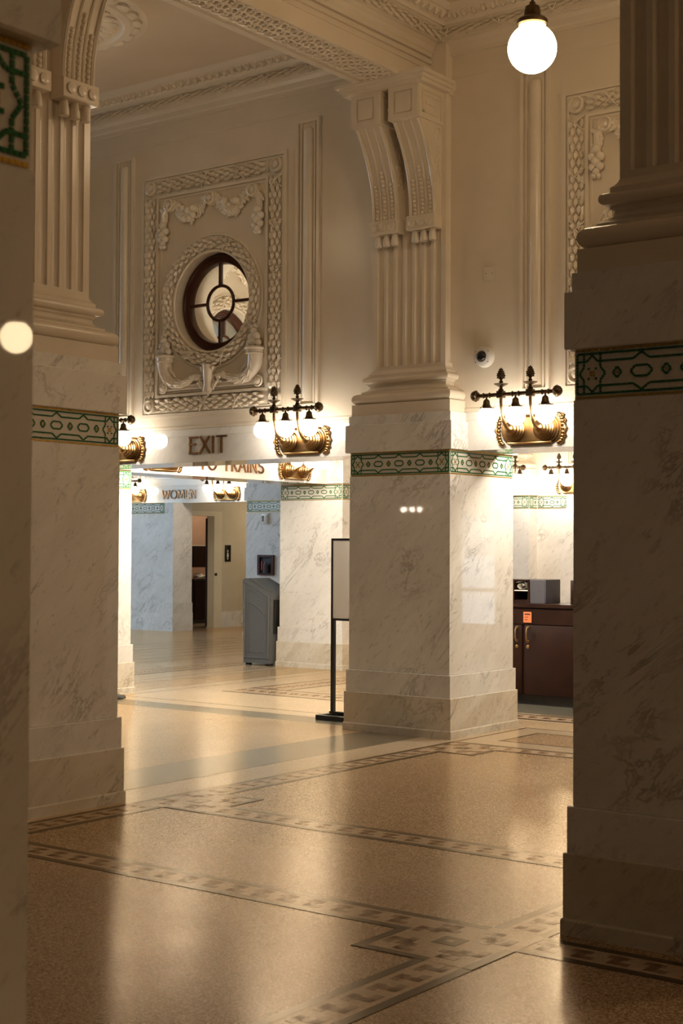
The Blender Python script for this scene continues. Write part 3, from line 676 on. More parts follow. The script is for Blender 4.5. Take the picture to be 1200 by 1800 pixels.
# mosaic band
FW = 1.006
def mosaic_paths(n):
    W = .295 * 2 + .212 * (n - 1); P = []; v0, v1 = .022, .183; vm = (v0 + v1) / 2; lo, hi = .053, .152
    P.append([(.012, v0), (W - .012, v0)]); P.append([(.012, v1), (W - .012, v1)]); P.append([(.012, v0), (.012, v1)]); P.append([(W - .012, v0), (W - .012, v1)])
    hx = [.295 + .212 * i for i in range(n)]
    for v, tip in ((lo, v0 + .006), (hi, v1 - .006)):
        q = [(.012, v), (.055, v), (.079, tip), (.103, v)]
        for u in hx: q += [(u - .035, v), (u, tip), (u + .035, v)]
        q += [(W - .103, v), (W - .079, tip), (W - .055, v), (W - .012, v)]; P.append(q)
    for s in (0, 1):
        f = (lambda u: W - u) if s else (lambda u: u)
        P.append([(f(.042), v0), (f(.042), .076), (f(.022), vm), (f(.042), .130), (f(.042), v1)])
        P.append([(f(.115), v0), (f(.115), .076), (f(.137), vm), (f(.115), .130), (f(.115), v1)])
    for u in hx: P.append([(u - .047, vm), (u - .028, vm + .021), (u + .028, vm + .021), (u + .047, vm), (u + .028, vm - .021), (u - .028, vm - .021), (u - .047, vm)])
    ds = [hx[0] - .106] + [u + .106 for u in hx]
    for u in ds: P.append([(u - .019, vm), (u, vm + .022), (u + .019, vm), (u, vm - .022), (u - .019, vm)])
    dots = [(u + a, vm + b) for u in (.079, W - .079) for a in (-.016, .016) for b in (-.02, .02)]
    gold = [(u, vm) for u in ds] + [(u + a, vm + b) for u in (.079, W - .079) for a in (-.006, .006) for b in (-.006, .006)]
    k = 0.014
    while k < W - .01: gold += [(k, .007), (k, .197)]; k += .0135
    return W, P, dots, gold
def mosaic_tiles(n):
    W, P, dots, gold = mosaic_paths(n); T = []
    for q in P:
        for a, b in zip(q[:-1], q[1:]):
            a = Vector(a); b = Vector(b); L = (b - a).length; c = max(1, round(L / .0128)); ang = math.atan2((b - a).y, (b - a).x)
            for i in range(c): p = a + (b - a) * ((i + .5) / c); T.append((p.x, p.y, ang, L / c - .0020))
    for u, v in dots: T.append((u, v, 0, .0095))
    G = [(u, v, 0, .0118) for u, v in gold]
    return W, T, G
def tile_mesh(tiles, W, width, name, mat, th=.003, w=.0090):
    m = MB(); sx = width / W
    for u, v, a, L in tiles:
        m.T = Matrix.Translation(((u - W / 2) * sx, 0, 2.15 + v)) @ Matrix.Rotation(-a, 4, 'Y')
        h = L / 2; k = w / 2
        m.add([(-h, -th, -k), (h, -th, -k), (h, -th, k), (-h, -th, k), (-h, 0, -k), (h, 0, -k), (h, 0, k), (-h, 0, k)], [(0, 1, 2, 3), (4, 5, 1, 0), (5, 6, 2, 1), (6, 7, 3, 2), (7, 4, 0, 3)])
    return m.mesh(name, mat, 0)
MW, MT, MG = mosaic_tiles(3)
GREEN = tile_mesh(MT, MW, FW, 'mosaic_tiles', 'green_glass'); GOLD = tile_mesh(MG, MW, FW, 'gold_tiles', 'gold_glass')
W1_, T1_, G1_ = mosaic_tiles(1)
def bracket_meshes():
    B = {}; w = .135
    cur = [(.075 + .25 * ((z - 4.32) / .74) ** 2.2, z) for z in [4.32 + .74 * k / 14 for k in range(15)]]
    m = MB(); prof = [(0, 4.32)] + [(-p, z) for p, z in cur] + [(0, 5.06)]
    n = len(prof); vs = [(-w, y_, z) for y_, z in prof] + [(w, y_, z) for y_, z in prof]
    m.add(vs, [list(range(n)), list(range(n, 2 * n))] + [(i, (i + 1) % n, (i + 1) % n + n, i + n) for i in range(n)])
    B['bracket_body'] = m.mesh('bracket_body', 'plaster_ornament', 30)
    for i, dx in enumerate((-.115, -.04, .04, .115)):
        B['rib%d' % i] = MB().tube([(dx, -p - .002, z) for p, z in cur], .016 if abs(dx) > .1 else .010, 6).mesh('bracket_rib', 'plaster_ornament', 40)
    m = MB()
    for dx, top in ((-.078, 4.62), (0, 4.72), (.078, 4.62)):
        z = 4.34
        while z < top: p = .075 + .25 * ((z - 4.32) / .74) ** 2.2 if z > 4.32 else .075; m.sphere((dx, -p - .004, z), .017, 8, 6); z += .034
    B['beading'] = m.mesh('beading', 'plaster_ornament', 40)
    m = MB().bbox(-.145, .145, -.115, 0, 4.20, 4.32, .008); B['disc_block'] = m.mesh('disc_block', 'plaster_ornament', 20)
    for i, dx in enumerate((-.085, 0, .085)):
        B['disc%d' % i] = MB().lathe([(.034, 0), (.034, .012), (.02, .016), (0, .016)], 16, Matrix.Translation((dx, -.115, 4.26)) @ RX90).mesh('disc', 'plaster_ornament')
        B['gutta%d' % i] = MB().lathe([(.022, 4.20), (.035, 4.12), (.03, 4.105), (0, 4.105)], 12, Matrix.Translation((dx, -.055, 0))).mesh('gutta_drop', 'plaster_ornament')
    m = MB().box(-.145, .145, -.365, 0, 5.06, 5.33); B['top_block'] = m.mesh('top_block', 'plaster_ornament', 0)
    m = MB()
    for x0, x1, z0, z1 in [(-.145, .145, 5.29, 5.33), (-.145, .145, 5.06, 5.10), (-.145, -.09, 5.10, 5.29), (.09, .145, 5.10, 5.29), (-.075, .075, 5.115, 5.275)]: m.box(x0, x1, -.377, -.363, z0, z1)
    B['panel_face'] = m.mesh('panel_face', 'plaster_ornament', 0)
    m = MB()                                                       # raised key on the outer side of the block
    for y0, y1, z0, z1 in [(-.365, 0, 5.29, 5.33), (-.365, 0, 5.06, 5.09), (-.365, -.33, 5.09, 5.29), (-.03, 0, 5.09, 5.29), (-.31, -.05, 5.25, 5.275), (-.31, -.28, 5.11, 5.25), (-.31, -.09, 5.11, 5.135), (-.12, -.09, 5.135, 5.21), (-.26, -.12, 5.185, 5.21)]: m.box(.143, .153, y0, y1, z0, z1)
    B['key_relief'] = m.mesh('key_relief', 'plaster_ornament', 0)
    m = MB()
    for k in range(9): m.torus((.138, -.05 - .02 * (k % 3), 5.0 - k * .05), .028 - .0015 * k, .007, Matrix.Rotation(PI / 2, 3, 'Y'), 10, 4); m.sphere((.138, -.09 + .01 * k, 5.0 - k * .05), (.008, .02, .03), 6, 5)
    B['scroll_relief'] = m.mesh('scroll_relief', 'plaster_ornament', 40)
    return B
BR = bracket_meshes()
ABACUS = MB().box(-.40, .40, -.41, .02, 5.33, 5.36).box(-.42, .42, -.43, .02, 5.36, 5.39).box(-.45, .45, -.46, .02, 5.39, BZ).mesh('abacus', 'plaster_ornament', 0)
def pier(gx, gy, label, brackets=None, tall=True, split=None, dx=0.0):
    x, y_ = CX + gx * GX + dx, CY + gy * GY
    t = thing('marble_pillar', label, 'pillar', (x, y_, 0), 0, 'marble pillars of the hall')
    for k, me in PM.items():
        if not tall and k in ('pilaster_head',): continue
        place(me, k, t)
    for rz in (0, PI / 2):
        off = (0, -.503, 0) if rz == 0 else (.503, 0, 0)
        if split and rz:
            near = [q for q in MT if (q[0] - MW / 2) < split]; far = [q for q in MT if (q[0] - MW / 2) >= split]
            ng = [q for q in MG if (q[0] - MW / 2) < split]; fg = [q for q in MG if (q[0] - MW / 2) >= split]
            place(tile_mesh(near, MW, FW, 'mosaic_tiles', 'green_glass'), 'mosaic_tiles', t, off, rz, stuff=True)
            place(tile_mesh(ng, MW, FW, 'gold_tiles', 'gold_glass'), 'gold_tiles', t, off, rz, stuff=True)
            lib = {}
            for lst, nm, mt in ((far, 'green_tile', 'green_glass'), (fg, 'gold_tile', 'gold_glass')):
                for u, v, a, L in lst:
                    key = (nm, round(L, 3))
                    if key not in lib: lib[key] = MB().box(-L / 2, L / 2, -.003, .001, -.0044, .0044).mesh(nm, mt, 0)
                    o = bpy.data.objects.new(nm, lib[key]); COL.objects.link(o); o.parent = t
                    o.matrix_local = Matrix.Translation((.503, (u - MW / 2) * FW / MW, 2.15 + v)) @ Matrix.Rotation(PI / 2, 4, 'Z') @ Matrix.Rotation(-a, 4, 'Y')
        else:
            place(GREEN, 'mosaic_tiles', t, off, rz, stuff=True); place(GOLD, 'gold_tiles', t, off, rz, stuff=True)
    if brackets is not None:
        for rz in brackets:
            c, s = math.cos(rz), math.sin(rz)
            for bx in (-.19, .19):
                br = bpy.data.objects.new('bracket', None); COL.objects.link(br); br.parent = t; br.empty_display_size = .1
                br.location = (bx * c + .37 * s, bx * s - .37 * c, 0); br.rotation_euler = (0, 0, rz)
                for k, me in BR.items(): place(me, me.name.split('.')[0], br, stuff=k in ('beading', 'scroll_relief', 'key_relief'))
            place(ABACUS, 'abacus', t, (.37 * s, -.37 * c, 0), rz)
    return t
pier(0, 0, 'central marble pillar carrying scrolled brackets beneath the ceiling beam', [0])
pier(0, -1, 'marble pillar at the left with fluted pilaster, half hidden by the nearest pillar', [PI / 2])
pier(1, -1, 'dark marble pillar in shadow at the right edge of the picture')
pier(1, -2, 'nearest marble pillar cut off by the left edge of the picture', split=.20, dx=-.012)
pier(-1, 0, 'marble pillar barely showing behind the left pillar, under the EXIT lintel', tall=False)
pier(-1, 1, 'brightly lit marble pillar beside the grey bin', tall=False)
pier(-2, 2, 'bluish marble pillar with fire extinguisher cabinet beside the WOMEN doorway', tall=False)
pier(-1, 2, 'far pillar seen over the dark wooden counter', tall=False)

# ------------------------------------------------------------------ restroom doorway and far lower walls
YN = CY + 2 * GY
def marble_infill(name, x0, x1, label, frieze, f=YN - .507):
    t = thing(name, label, 'wall', (0, 0, 0), kind='structure')
    MB().box(x0, x1, f, YN, .51, 2.15).build('shaft', 'marble', t, 0)
    MB().box(x0, x1, f - .004 + .006, YN, 2.15, LB - .004).build('mosaic_bed', 'marble', t, 0)
    MB().box(x0, x1 + .02, f - .018, YN, .328, .513).build('upper_base_slab', 'marble', t, 0)
    MB().box(x0, x1 + .03, f - .03, YN, 0, .328).build('base_slab', 'marble', t, 0)
    for cx, w, n in frieze:
        if n == 3: g, o = GREEN, GOLD
        else: g = tile_mesh(T1_, W1_, w, 'mosaic_tiles', 'green_glass'); o = tile_mesh(G1_, W1_, w, 'gold_tiles', 'gold_glass')
        place(g, 'mosaic_tiles', t, (cx, f + .002, 0), stuff=True); place(o, 'gold_tiles', t, (cx, f + .002, 0), stuff=True)
    return t
JX = -18.47
marble_infill('wall_back_left_lower', CX - 3 * GX + .5, JX, 'bluish marble wall left of the WOMEN doorway', [(-19.19, 1.0, 3), (-20.2, 1.0, 3)])
t = marble_infill('wall_back_right_lower', CX - GX + .5, CX, 'bright marble wall behind the paper sorter', [(-10.80, .50, 1)], YN - WP - .004)
t['kind'] = 'structure'
# passage
pw = thing('wall_side_left', 'beige passage wall with doorway inside the WOMEN opening', 'wall', kind='structure')
PX = -18.72
MB().box(PX - .15, PX, 20.90, 25.5, .30, 2.75).build('wall_panel', 'cream_paint', pw, 0)
MB().box(PX - .15, PX, 20.0, 20.90, 2.15, 2.75).build('wall_panel', 'cream_paint', pw, 0)
MB().box(PX - .15, PX + .012, 21.09, 25.5, 0, .30).build('baseboard', 'marble', pw, 0)
MB().box(PX, -16.3, 20.27, 25.5, 2.75, 2.85).build('passage_ceiling', 'cream_paint', pw, 0)
MB().box(PX, -16.3, 25.4, 25.5, 0, 2.75).build('passage_end', 'cream_paint', pw, 0)
MB().box(-16.6, -16.3, 20.4, 25.5, 0, 2.75).build('passage_side', 'cream_paint', pw, 0)
dr = thing('door_1', 'cream painted door frame inside the WOMEN passage', 'door', (PX, 0, 0), kind='structure')
MB().box(-.16, .03, 20.86, 21.08, 0, 2.22).build('door_casing', 'casing_paint', dr, 0); MB().box(-.16, .03, 20.0, 20.86, 2.13, 2.22).build('door_casing', 'casing_paint', dr, 0)
m = MB(); m.T = Matrix.Translation((-.15, 20.84, 0)) @ Matrix.Rotation(2.30, 4, 'Z'); m.box(0, .62, -.02, .02, .02, 2.09); m.build('door_leaf', 'dark_wood', dr, 0)
MB().lathe([(.0, 0), (.012, 0), (.012, .03), (.03, .035), (.03, .05), (0, .055)], 12, Matrix.Translation((.02, 20.88, 1.02)) @ Matrix.Rotation(PI / 2, 4, 'Y')).build('door_handle', 'dark_bronze', dr)
rm = thing('wall_side_inner', 'pinkish brown washroom walls seen through the doorway', 'wall', kind='structure')
MB().box(-20.75, -20.65, 20.3, 25.5, 0, 2.75).build('wall_panel', 'pink_wall', rm, 0); MB().box(-22.3, -18.93, 25.4, 25.5, 0, 2.75).build('wall_panel', 'pink_wall', rm, 0)
MB().box(-22.4, -18.93, 20.25, 25.5, 2.75, 2.85).build('washroom_ceiling', 'cream_paint', rm, 0)
lp = thing('fill_ceiling_lamp', 'added round fill lamp inside the washroom', 'lamp', (-19.7, 22.6, 2.75))  # lamp added to brighten the washroom
MB().lathe([(0, -.06), (.14, -.05), (.16, 0)], 20).build('diffuser', 'fill_room_lamp', lp)
MB().lathe([(.17, -.02), (.18, 0), (0, 0)], 20).build('rim', 'white_plastic', lp)
lp2 = copy_thing(lp, (-17.6, 22.2, 2.75), 0, 'added round fill lamp inside the WOMEN passage')  # second added lamp, lifts the dim passage wall
ca = thing('towel_cabinet', 'dark towel cabinet hanging inside the washroom', 'cabinet', (-20.25, 21.70, 0))
MB().bbox(-.22, .22, 0, .5, 1.13, 1.56, .006).build('cabinet_body', 'dark_wood', ca); MB().box(-.23, .23, -.01, .5, 1.56, 1.575).build('top_edge', 'white_plastic', ca, 0); MB().box(-.2, .2, -.008, 0, 1.15, 1.54).build('door', 'dark_wood', ca, 0)
MB().box(.22, .228, .03, .47, 1.15, 1.54).build('door', 'dark_wood', ca, 0)
ct = thing('washroom_counter', 'dark counter unit standing inside the washroom', 'counter', (-20.30, 21.72, 0))
MB().box(-.3, .3, 0, .7, .08, .86).build('cabinet_body', 'dark_wood', ct, 0); MB().box(-.32, .32, -.02, .72, .86, .90).build('worktop', 'black_gloss', ct, 0)
MB().box(.3, .31, .02, .34, .1, .84).build('door', 'dark_wood', ct, 0); MB().box(.3, .31, .36, .68, .1, .84).build('door', 'dark_wood', ct, 0); MB().box(-.28, .28, .05, .7, 0, .08).build('toe_kick', 'black_metal', ct, 0)
rnd = random.Random(5)
def crumple(name, loc, r, label):
    m = MB().sphere((0, 0, 0), r, 12, 8); o = []
    for v in m.v: k = 1 + rnd.uniform(-.28, .28); o.append((v[0] * k, v[1] * k, max(-r[2], v[2] * k)))
    m.v = o; q = m.build(name, 'paper', ang=0); q.location = loc; return tag(q, label, 'paper', 'papers on the washroom counter')
crumple('paper_towel', (-20.12, 21.98, .955), (.12, .13, .05), 'crumpled white paper towel lying on the washroom counter')
crumple('paper_towel', (-20.10, 22.26, .945), (.10, .10, .04), 'smaller flat paper towel beside the crumpled one')
# black wall sign in the passage
sg = thing('wall_sign', 'small black sign on the beige passage wall', 'sign', (PX, 21.28, 0)); MB().bbox(0, .012, -.085, .085, 1.26, 1.58, .004).build('sign_plate', 'black_gloss', sg)
m = MB(); m.lathe([(0, 0), (.018, 0), (.018, .003), (0, .003)], 12, Matrix.Translation((.012, -.01, 1.465)) @ Matrix.Rotation(PI / 2, 4, 'Y')); m.add([(.0135, -.02, 1.44), (.0135, 0.0, 1.44), (.0135, .022, 1.36), (.0135, -.042, 1.36)], [(0, 1, 2, 3)]); m.box(.0125, .0145, -.024, -.012, 1.30, 1.36).box(.0125, .0145, -.008, .004, 1.30, 1.36)
m.build('pictogram', 'white_plastic', sg, 0)
# fire cabinet and strobe on the blue pier
PF = YN - .507
fc = thing('extinguisher_cabinet', 'dark red fire extinguisher cabinet on the bluish pillar', 'cabinet', (-16.25, PF, 0))
m = MB().box(-.18, .18, -.04, 0, 1.37, 1.41).box(-.18, .18, -.04, 0, 1.06, 1.09).box(-.18, -.13, -.04, 0, 1.09, 1.37).box(.13, .18, -.04, 0, 1.09, 1.37); m.build('cabinet_frame', 'window_wood', fc, 0)
MB().box(-.13, .13, -.008, 0, 1.09, 1.37).build('back_panel', 'ink', fc, 0)
MB().box(-.11, -.085, -.02, -.008, 1.15, 1.30).build('red_label', 'red_label', fc, 0)
MB().lathe([(0, 1.1), (.04, 1.1), (.045, 1.12), (.045, 1.24), (.02, 1.27), (.015, 1.30), (0, 1.30)], 14, Matrix.Translation((.03, -.06, 0))).build('extinguisher', 'grey_panel', fc)
st = thing('alarm_strobe', 'white fire alarm strobe high on the bluish pillar', 'alarm', (-16.27, PF, 0))
MB().bbox(-.065, .065, -.04, 0, 1.955, 2.125, .006).build('housing', 'white_plastic', st); MB().bbox(0.0, .055, -.055, -.038, 1.99, 2.09, .006).build('lens', 'paper', st)
m = MB()
for k in range(3): m.box(-.055 + .016 * k, -.048 + .016 * k, -.044, -.039, 1.99, 2.09)
pieces(m, 'grille_bar', 'ink', st, 0)

# ------------------------------------------------------------------ bronze lettering
def arcp(cx, cz, rx, rz, a0, a1, n=14): return arc(cx, cz, rx, rz, a0, a1, n)
GL = {'E': (.50, [[(.04, 0), (.04, 1)], [(0, 1), (.5, 1)], [(0, .56), (.38, .56)], [(0, 0), (.5, 0)]]),
      'X': (.62, [[(0, 0), (.58, 1)], [(.04, 1), (.62, 0)]]), 'I': (.10, [[(.05, 0), (.05, 1)]]), 'T': (.60, [[(.30, 0), (.30, 1)], [(0, 1), (.60, 1)]]),
      'O': (.80, [arcp(.40, .5, .38, .5, 0, 360, 26)]), 'R': (.52, [[(.04, 0), (.04, 1)], [(.04, 1), (.25, 1)] + arcp(.25, .76, .22, .24, 90, -90, 10) + [(.04, .52)], [(.22, .52), (.52, 0)]]),
      'A': (.66, [[(0, 0), (.33, 1), (.66, 0)], [(.13, .36), (.53, .36)]]), 'N': (.60, [[(.04, 0), (.04, 1), (.56, 0), (.56, 1)]]),
      'S': (.50, [arcp(.26, .76, .22, .24, 30, 270, 14) + arcp(.24, .26, .24, .26, 90, -150, 14)[1:]]),
      'W': (.92, [[(0, 1), (.24, 0), (.46, .9), (.68, 0), (.92, 1)]]), 'M': (.80, [[(.0, 0), (.12, 1), (.40, .12), (.68, 1), (.80, 0)]])}
def sign(name, text, h, x_c, z0, parent_wall, gap, label, width=None):
    sp = []
    x = 0
    for ch in text:
        if ch == ' ': x += .45; continue
        sp.append((ch, x)); x += GL[ch][0] + gap
    tot = x - gap; s = h; sx = (width / (tot * h)) if width else 1.0
    t = thing(name, label, 'sign', parent_wall.location, parent_wall.rotation_euler.z)
    for ch, xx in sp:
        m = MB()
        for q in GL[ch][1]:
            pts = [Vector(((x_c + (xx + u - tot / 2) * s * sx), z0 + v * s)) for u, v in q]
            for a, b in zip(pts[:-1], pts[1:]):
                d_ = (b - a).normalized() * .006; nx = Vector((-d_.y, d_.x)) * (.0085 / .006); a2, b2 = a - d_, b + d_
                y0, y1 = -.030, -.012
                c4 = [a2 + nx, b2 + nx, b2 - nx, a2 - nx]
                m.add([(p.x, y0, p.y) for p in c4] + [(p.x, y1, p.y) for p in c4], [(0, 1, 2, 3), (7, 6, 5, 4), (0, 4, 5, 1), (1, 5, 6, 2), (2, 6, 7, 3), (3, 7, 4, 0)])
        m.build('letter', 'letter_bronze', t, 0)
    return t
sign('exit_sign', 'EXIT', .150, -.02, 2.435, w_exit, .20, 'bronze letters EXIT on the marble lintel', .46)
sign('trains_sign', 'TO TRAINS', .150, .0, 2.435, w_train, .20, 'bronze letters TO TRAINS on the inner lintel', 1.14)
sign('women_sign', 'WOMEN', .150, -.02, 2.435, w_women, .16, 'bronze letters WOMEN above the restroom doorway', .84)

# ------------------------------------------------------------------ sconces
def make_sconce(label):
    t = thing('wall_sconce', label, 'lamp', (0, 0, 0), 0, 'three-globe brass sconces')
    zc = 2.50
    def plate(hx, hz, k):          # stretched octagon with curved ends
        q = []
        for s, a0 in ((1, -90), (-1, 90)):
            q += [(s * (hx - k) + k * .9 * math.cos(math.radians(a0 + 180 * j / 10)), zc + hz * math.sin(math.radians(a0 + 180 * j / 10))) for j in range(11)]
        return q
    def slab(m, hx, hz, k, y0, y1):
        q = plate(hx, hz, k); n = len(q)
        m.add([(x, y0, z) for x, z in q] + [(x, y1, z) for x, z in q], [list(range(n)), list(range(n, 2 * n))] + [(i, (i + 1) % n, (i + 1) % n + n, i + n) for i in range(n)])
    m = MB(); slab(m, .285, .123, .12, -.022, -.010); slab(m, .27, .112, .115, -.034, -.022); slab(m, .25, .095, .10, -.046, -.034)
    bp = m.build('backplate', 'brass', t, 30)
    for s in (-1, 1):
        m = MB()
        for k in range(-5, 6):
            a = k * .27; r = .055 if k else .062
            m.sphere((s * (.245 + .05 * math.cos(a)), -.03, zc + .115 * math.sin(a)), (.022, .016, .017), 8, 6)
            if k % 2 == 0: m.torus((s * (.262 + .045 * math.cos(a)), -.028, zc + .112 * math.sin(a)), .014, .006, Matrix.Rotation(PI / 2, 3, 'X'), 12, 5)
        m.tube([(s * .30, -.03, zc + .035), (s * .318, -.035, zc), (s * .30, -.03, zc - .035)], [.006, .013, .006], 8)
        m.build('scroll_ornament', 'brass', bp, 40)
    m = MB().tube([(-.2, -.044, zc - .108), (.2, -.044, zc - .108)], .010, 8).tube([(-.2, -.044, zc + .108), (.2, -.044, zc + .108)], .010, 8); pieces(m, 'plate_moulding', 'brass', bp)
    for s in (-1, 1):
        m = MB().lathe([(.093, 0), (.093, .015), (.082, .02), (.082, .032), (.070, .038), (.068, .052), (.056, .058), (.054, .074), (.040, .085), (.036, .10), (.02, .115), (.012, .118)], 24, Matrix.Translation((s * .1325, -.046, zc)) @ RX90)
        m.build('cone_boss', 'brass', t, 30)
        q = []
        for k in range(13):
            a = PI / 2 * k / 12; q.append((s * .1325, -.15 - .115 * math.sin(a), zc + .0 + .235 - .235 * math.cos(a)))
        m = MB().tube(q + [(s * .1325, -.265, zc + .26)], .0125, 10); m.build('arm', 'brass', t)
        m = MB().bbox(s * .1325 - .028, s * .1325 + .028, -.293, -.237, 2.738, 2.795, .004); bl = m.build('arm_block', 'dark_bronze', t)
        m = MB().lathe([(.020, 2.795), (.024, 2.803), (.014, 2.812), (.013, 2.825), (.055, 2.846), (.058, 2.852), (.050, 2.853), (.014, 2.843), (.012, 2.86), (.018, 2.868), (.010, 2.876), (.010, 2.885), (.026, 2.898), (.030, 2.915), (.026, 2.935), (.015, 2.96), (.006, 2.975), (0, 2.982)], 18, Matrix.Translation((s * .1325, -.265, 0)))
        for k in range(5):
            for j in range(7): a = 2 * PI * j / 7 + k * .45; r = (.027, .030, .027, .02, .012)[k]; m.sphere((s * .1325 + r * math.cos(a), -.265 + r * math.sin(a), 2.90 + k * .016), .0075, 6, 4)
        m.build('finial', 'dark_bronze', t)
        m = MB().lathe([(.016, 0), (.026, .004), (.026, .012), (.038, .02), (.043, .038), (.036, .058), (.022, .07), (.008, .075), (0, .076)], 16, Matrix.Translation((s * .335, -.265, 2.766)) @ Matrix.Rotation(s * PI / 2, 4, 'Y'))
        for j in range(8): a = 2 * PI * j / 8; m.sphere((s * .365, -.265 + .036 * math.cos(a), 2.766 + .036 * math.sin(a)), (.016, .011, .011), 7, 5)
        m.build('end_knob', 'dark_bronze', t)
    m = MB().tube([(-.34, -.265, 2.766), (.34, -.265, 2.766)], .0155, 12)
    for x in (-.265, 0, .265):
        for o in (-.028, .028): m.torus((x + o, -.265, 2.766), .017, .006, Matrix.Rotation(PI / 2, 3, 'Y'), 14, 5)
    m.build('crossbar', 'dark_bronze', t)
    for x in (-.265, 0, .265):
        m = MB().lathe([(0, 2.752), (.008, 2.752), (.008, 2.738), (.018, 2.732), (.026, 2.722), (.028, 2.70), (.036, 2.678), (.054, 2.667), (.056, 2.660), (.048, 2.658), (0, 2.662)], 18, Matrix.Translation((x, -.265, 0))); cup = m.build('cup', 'dark_bronze', t, 40)
        m = MB()
        for j in range(3): a = 2 * PI * j / 3 + .4; m.sphere((x + .058 * math.cos(a), -.265 + .058 * math.sin(a), 2.668), .006, 6, 4)
        pieces(m, 'screw', 'brass', cup)
        MB().sphere((x, -.265, 2.593), .0775, 28, 18).build('globe', 'globe_glass', t, 180)
    return t
YW = CY - WP
s0 = make_sconce('lit three-globe brass sconce between EXIT and the central pillar'); s0.location = (-8.13, YW, 0)
copy_thing(s0, (-5.80, YW, 0), 0, 'lit three-globe brass sconce right of the central pillar, below the dome camera')
copy_thing(s0, (-10.41, YW, 0), 0, 'brass sconce left of EXIT, half hidden by the left pillar')
XT = CX - GX + WP
copy_thing(s0, (XT, 14.07, 0), PI / 2, 'sconce right of TO TRAINS, its upper half hidden by the EXIT lintel')
copy_thing(s0, (XT, 11.73, 0), PI / 2, 'sconce left of TO TRAINS, only its bottom edge showing')
YF = YN - WP
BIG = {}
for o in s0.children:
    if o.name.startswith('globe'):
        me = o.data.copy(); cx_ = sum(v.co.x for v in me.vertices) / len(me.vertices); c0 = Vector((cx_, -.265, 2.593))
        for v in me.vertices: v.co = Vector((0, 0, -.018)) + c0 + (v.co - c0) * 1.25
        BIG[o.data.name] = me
copy_thing(s0, (CX - 2.5 * GX + 1.16, YF, 0), 0, 'small far sconce right of WOMEN')
copy_thing(s0, (CX - 2.5 * GX - 1.16, YF, 0), 0, 'small far sconce left of WOMEN')
s_far = copy_thing(s0, (CX - GX / 2 - 1.16, YF, 0), 0, 'far sconce above the dark counter beside the right pillar')
copy_thing(s0, (-22.5, -13.4, 0), PI, 'very distant sconce mirrored in the central pillar')
# sconce on the inner face of the counter hall, seen past the central pillar
s_in = copy_thing(s0, (XT, 18.90, 0), PI / 2, 'far sconce edging out from behind the central pillar')
for t_ in (s_in, s_far):                              # globes enlarged to stand in for the glare around them
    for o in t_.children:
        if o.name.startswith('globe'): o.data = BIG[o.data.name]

# unseen sconces added on the wall's inner side to brighten the hall
YI = YW + DEPTH + .012; INNER_ME = {}
for x_, lab in ((-8.10, 'added unseen sconce behind the EXIT lintel, nearest the central pillar'), (-10.40, 'added unseen sconce behind the EXIT lintel, farther from the central pillar'),
                (-5.76, 'added unseen sconce behind the lintel beside the wooden counter'), (-3.45, 'added unseen sconce behind the lintel hidden by the dark pillar')):
    t_ = copy_thing(s0, (x_, YI, 0), PI, lab); ex_ = x_ < CX
    for o in t_.children:
        if o.name.startswith('globe'):
            k_ = (o.data.name, ex_)
            if k_ not in INNER_ME:
                INNER_ME[k_] = o.data.copy(); INNER_ME[k_].materials[0] = MATS['exit_globe_glass' if ex_ else 'inner_globe_glass']
            o.data = INNER_ME[k_]

# ------------------------------------------------------------------ hanging globe
def pendant(loc, label, r=.157, mat='pendant_glass'):
    t = thing('pendant_lamp', label, 'lamp', (loc[0], loc[1], 0), 0, 'hanging globe lamps')
    z = loc[2]; k = r / .157
    m = MB().lathe([(0, z + .30 * k), (.018, z + .30 * k), (.022, z + .285 * k), (.045, z + .27 * k), (.052, z + .24 * k), (.054, z + .205 * k), (.09 * k, z + .19 * k), (.10 * k, z + .178 * k), (.098 * k, z + .155 * k), (.085 * k, z + .148 * k), (.08 * k, z + .152 * k)], 28); m.build('fitter', 'dark_bronze', t)
    MB().lathe([(.085 * k, z + .12 * k), (.088 * k, z + .152 * k)], 28, None, False).build('globe_collar', 'white_board', t)
    MB().tube([(0, 0, z + .29 * k), (0, 0, CEIL)], .009, 8).build('stem', 'dark_bronze', t)
    m = MB()
    for j in range(4): m.torus((0, 0, z + .32 * k + j * .05), .014, .005, Matrix.Rotation(PI / 2, 3, 'X' if j % 2 else 'Y'), 10, 5)
    pieces(m, 'chain_link', 'dark_bronze', t)
    MB().lathe([(.07, CEIL), (.07, CEIL - .02), (.02, CEIL - .05), (.009, CEIL - .06)], 20).build('ceiling_rose', 'dark_bronze', t)
    MB().sphere((0, 0, z), r, 40, 26).build('globe', mat, t, 180)
    return t
pendant((-4.618, 8.165, 4.755), 'large white globe lamp hanging near the top right of the picture')
pendant((7.3, 9.3, 3.55), 'distant globe lamp mirrored in the nearest pillar', mat='far_pendant_glass')
pendant((CX - GX / 2, CY + 1.5 * GY, 4.755), 'added unseen globe lamp near the far bright wall', r=.25, mat='fill_back_glass')  # added out of view to brighten the rear hall
pendant((CX + GX / 2, CY + 1.5 * GY, 4.755), 'added unseen globe lamp in the far right corner of the hall', r=.25, mat='fill_back_glass')  # likewise an added light for the rear hall
pendant((CX - GX / 2, CY - GY / 2, 4.755), 'added fill globe lamp hidden behind the left pillar', mat='fill_dim_glass')  # added as fill for the EXIT wall panel
pendant((CX + 1.5 * GX, CY - GY / 2, 4.755), 'added fill globe lamp out of view beyond the right pillar', mat='fill_side_glass')  # unseen lamp added to light the left pillar and nearby floor
pendant((4.7, 3.4, 4.755), 'added fill globe lamp beyond the right edge of the picture', mat='fill_corner_glass')  # unseen lamp added to lift the nearest and right pillars

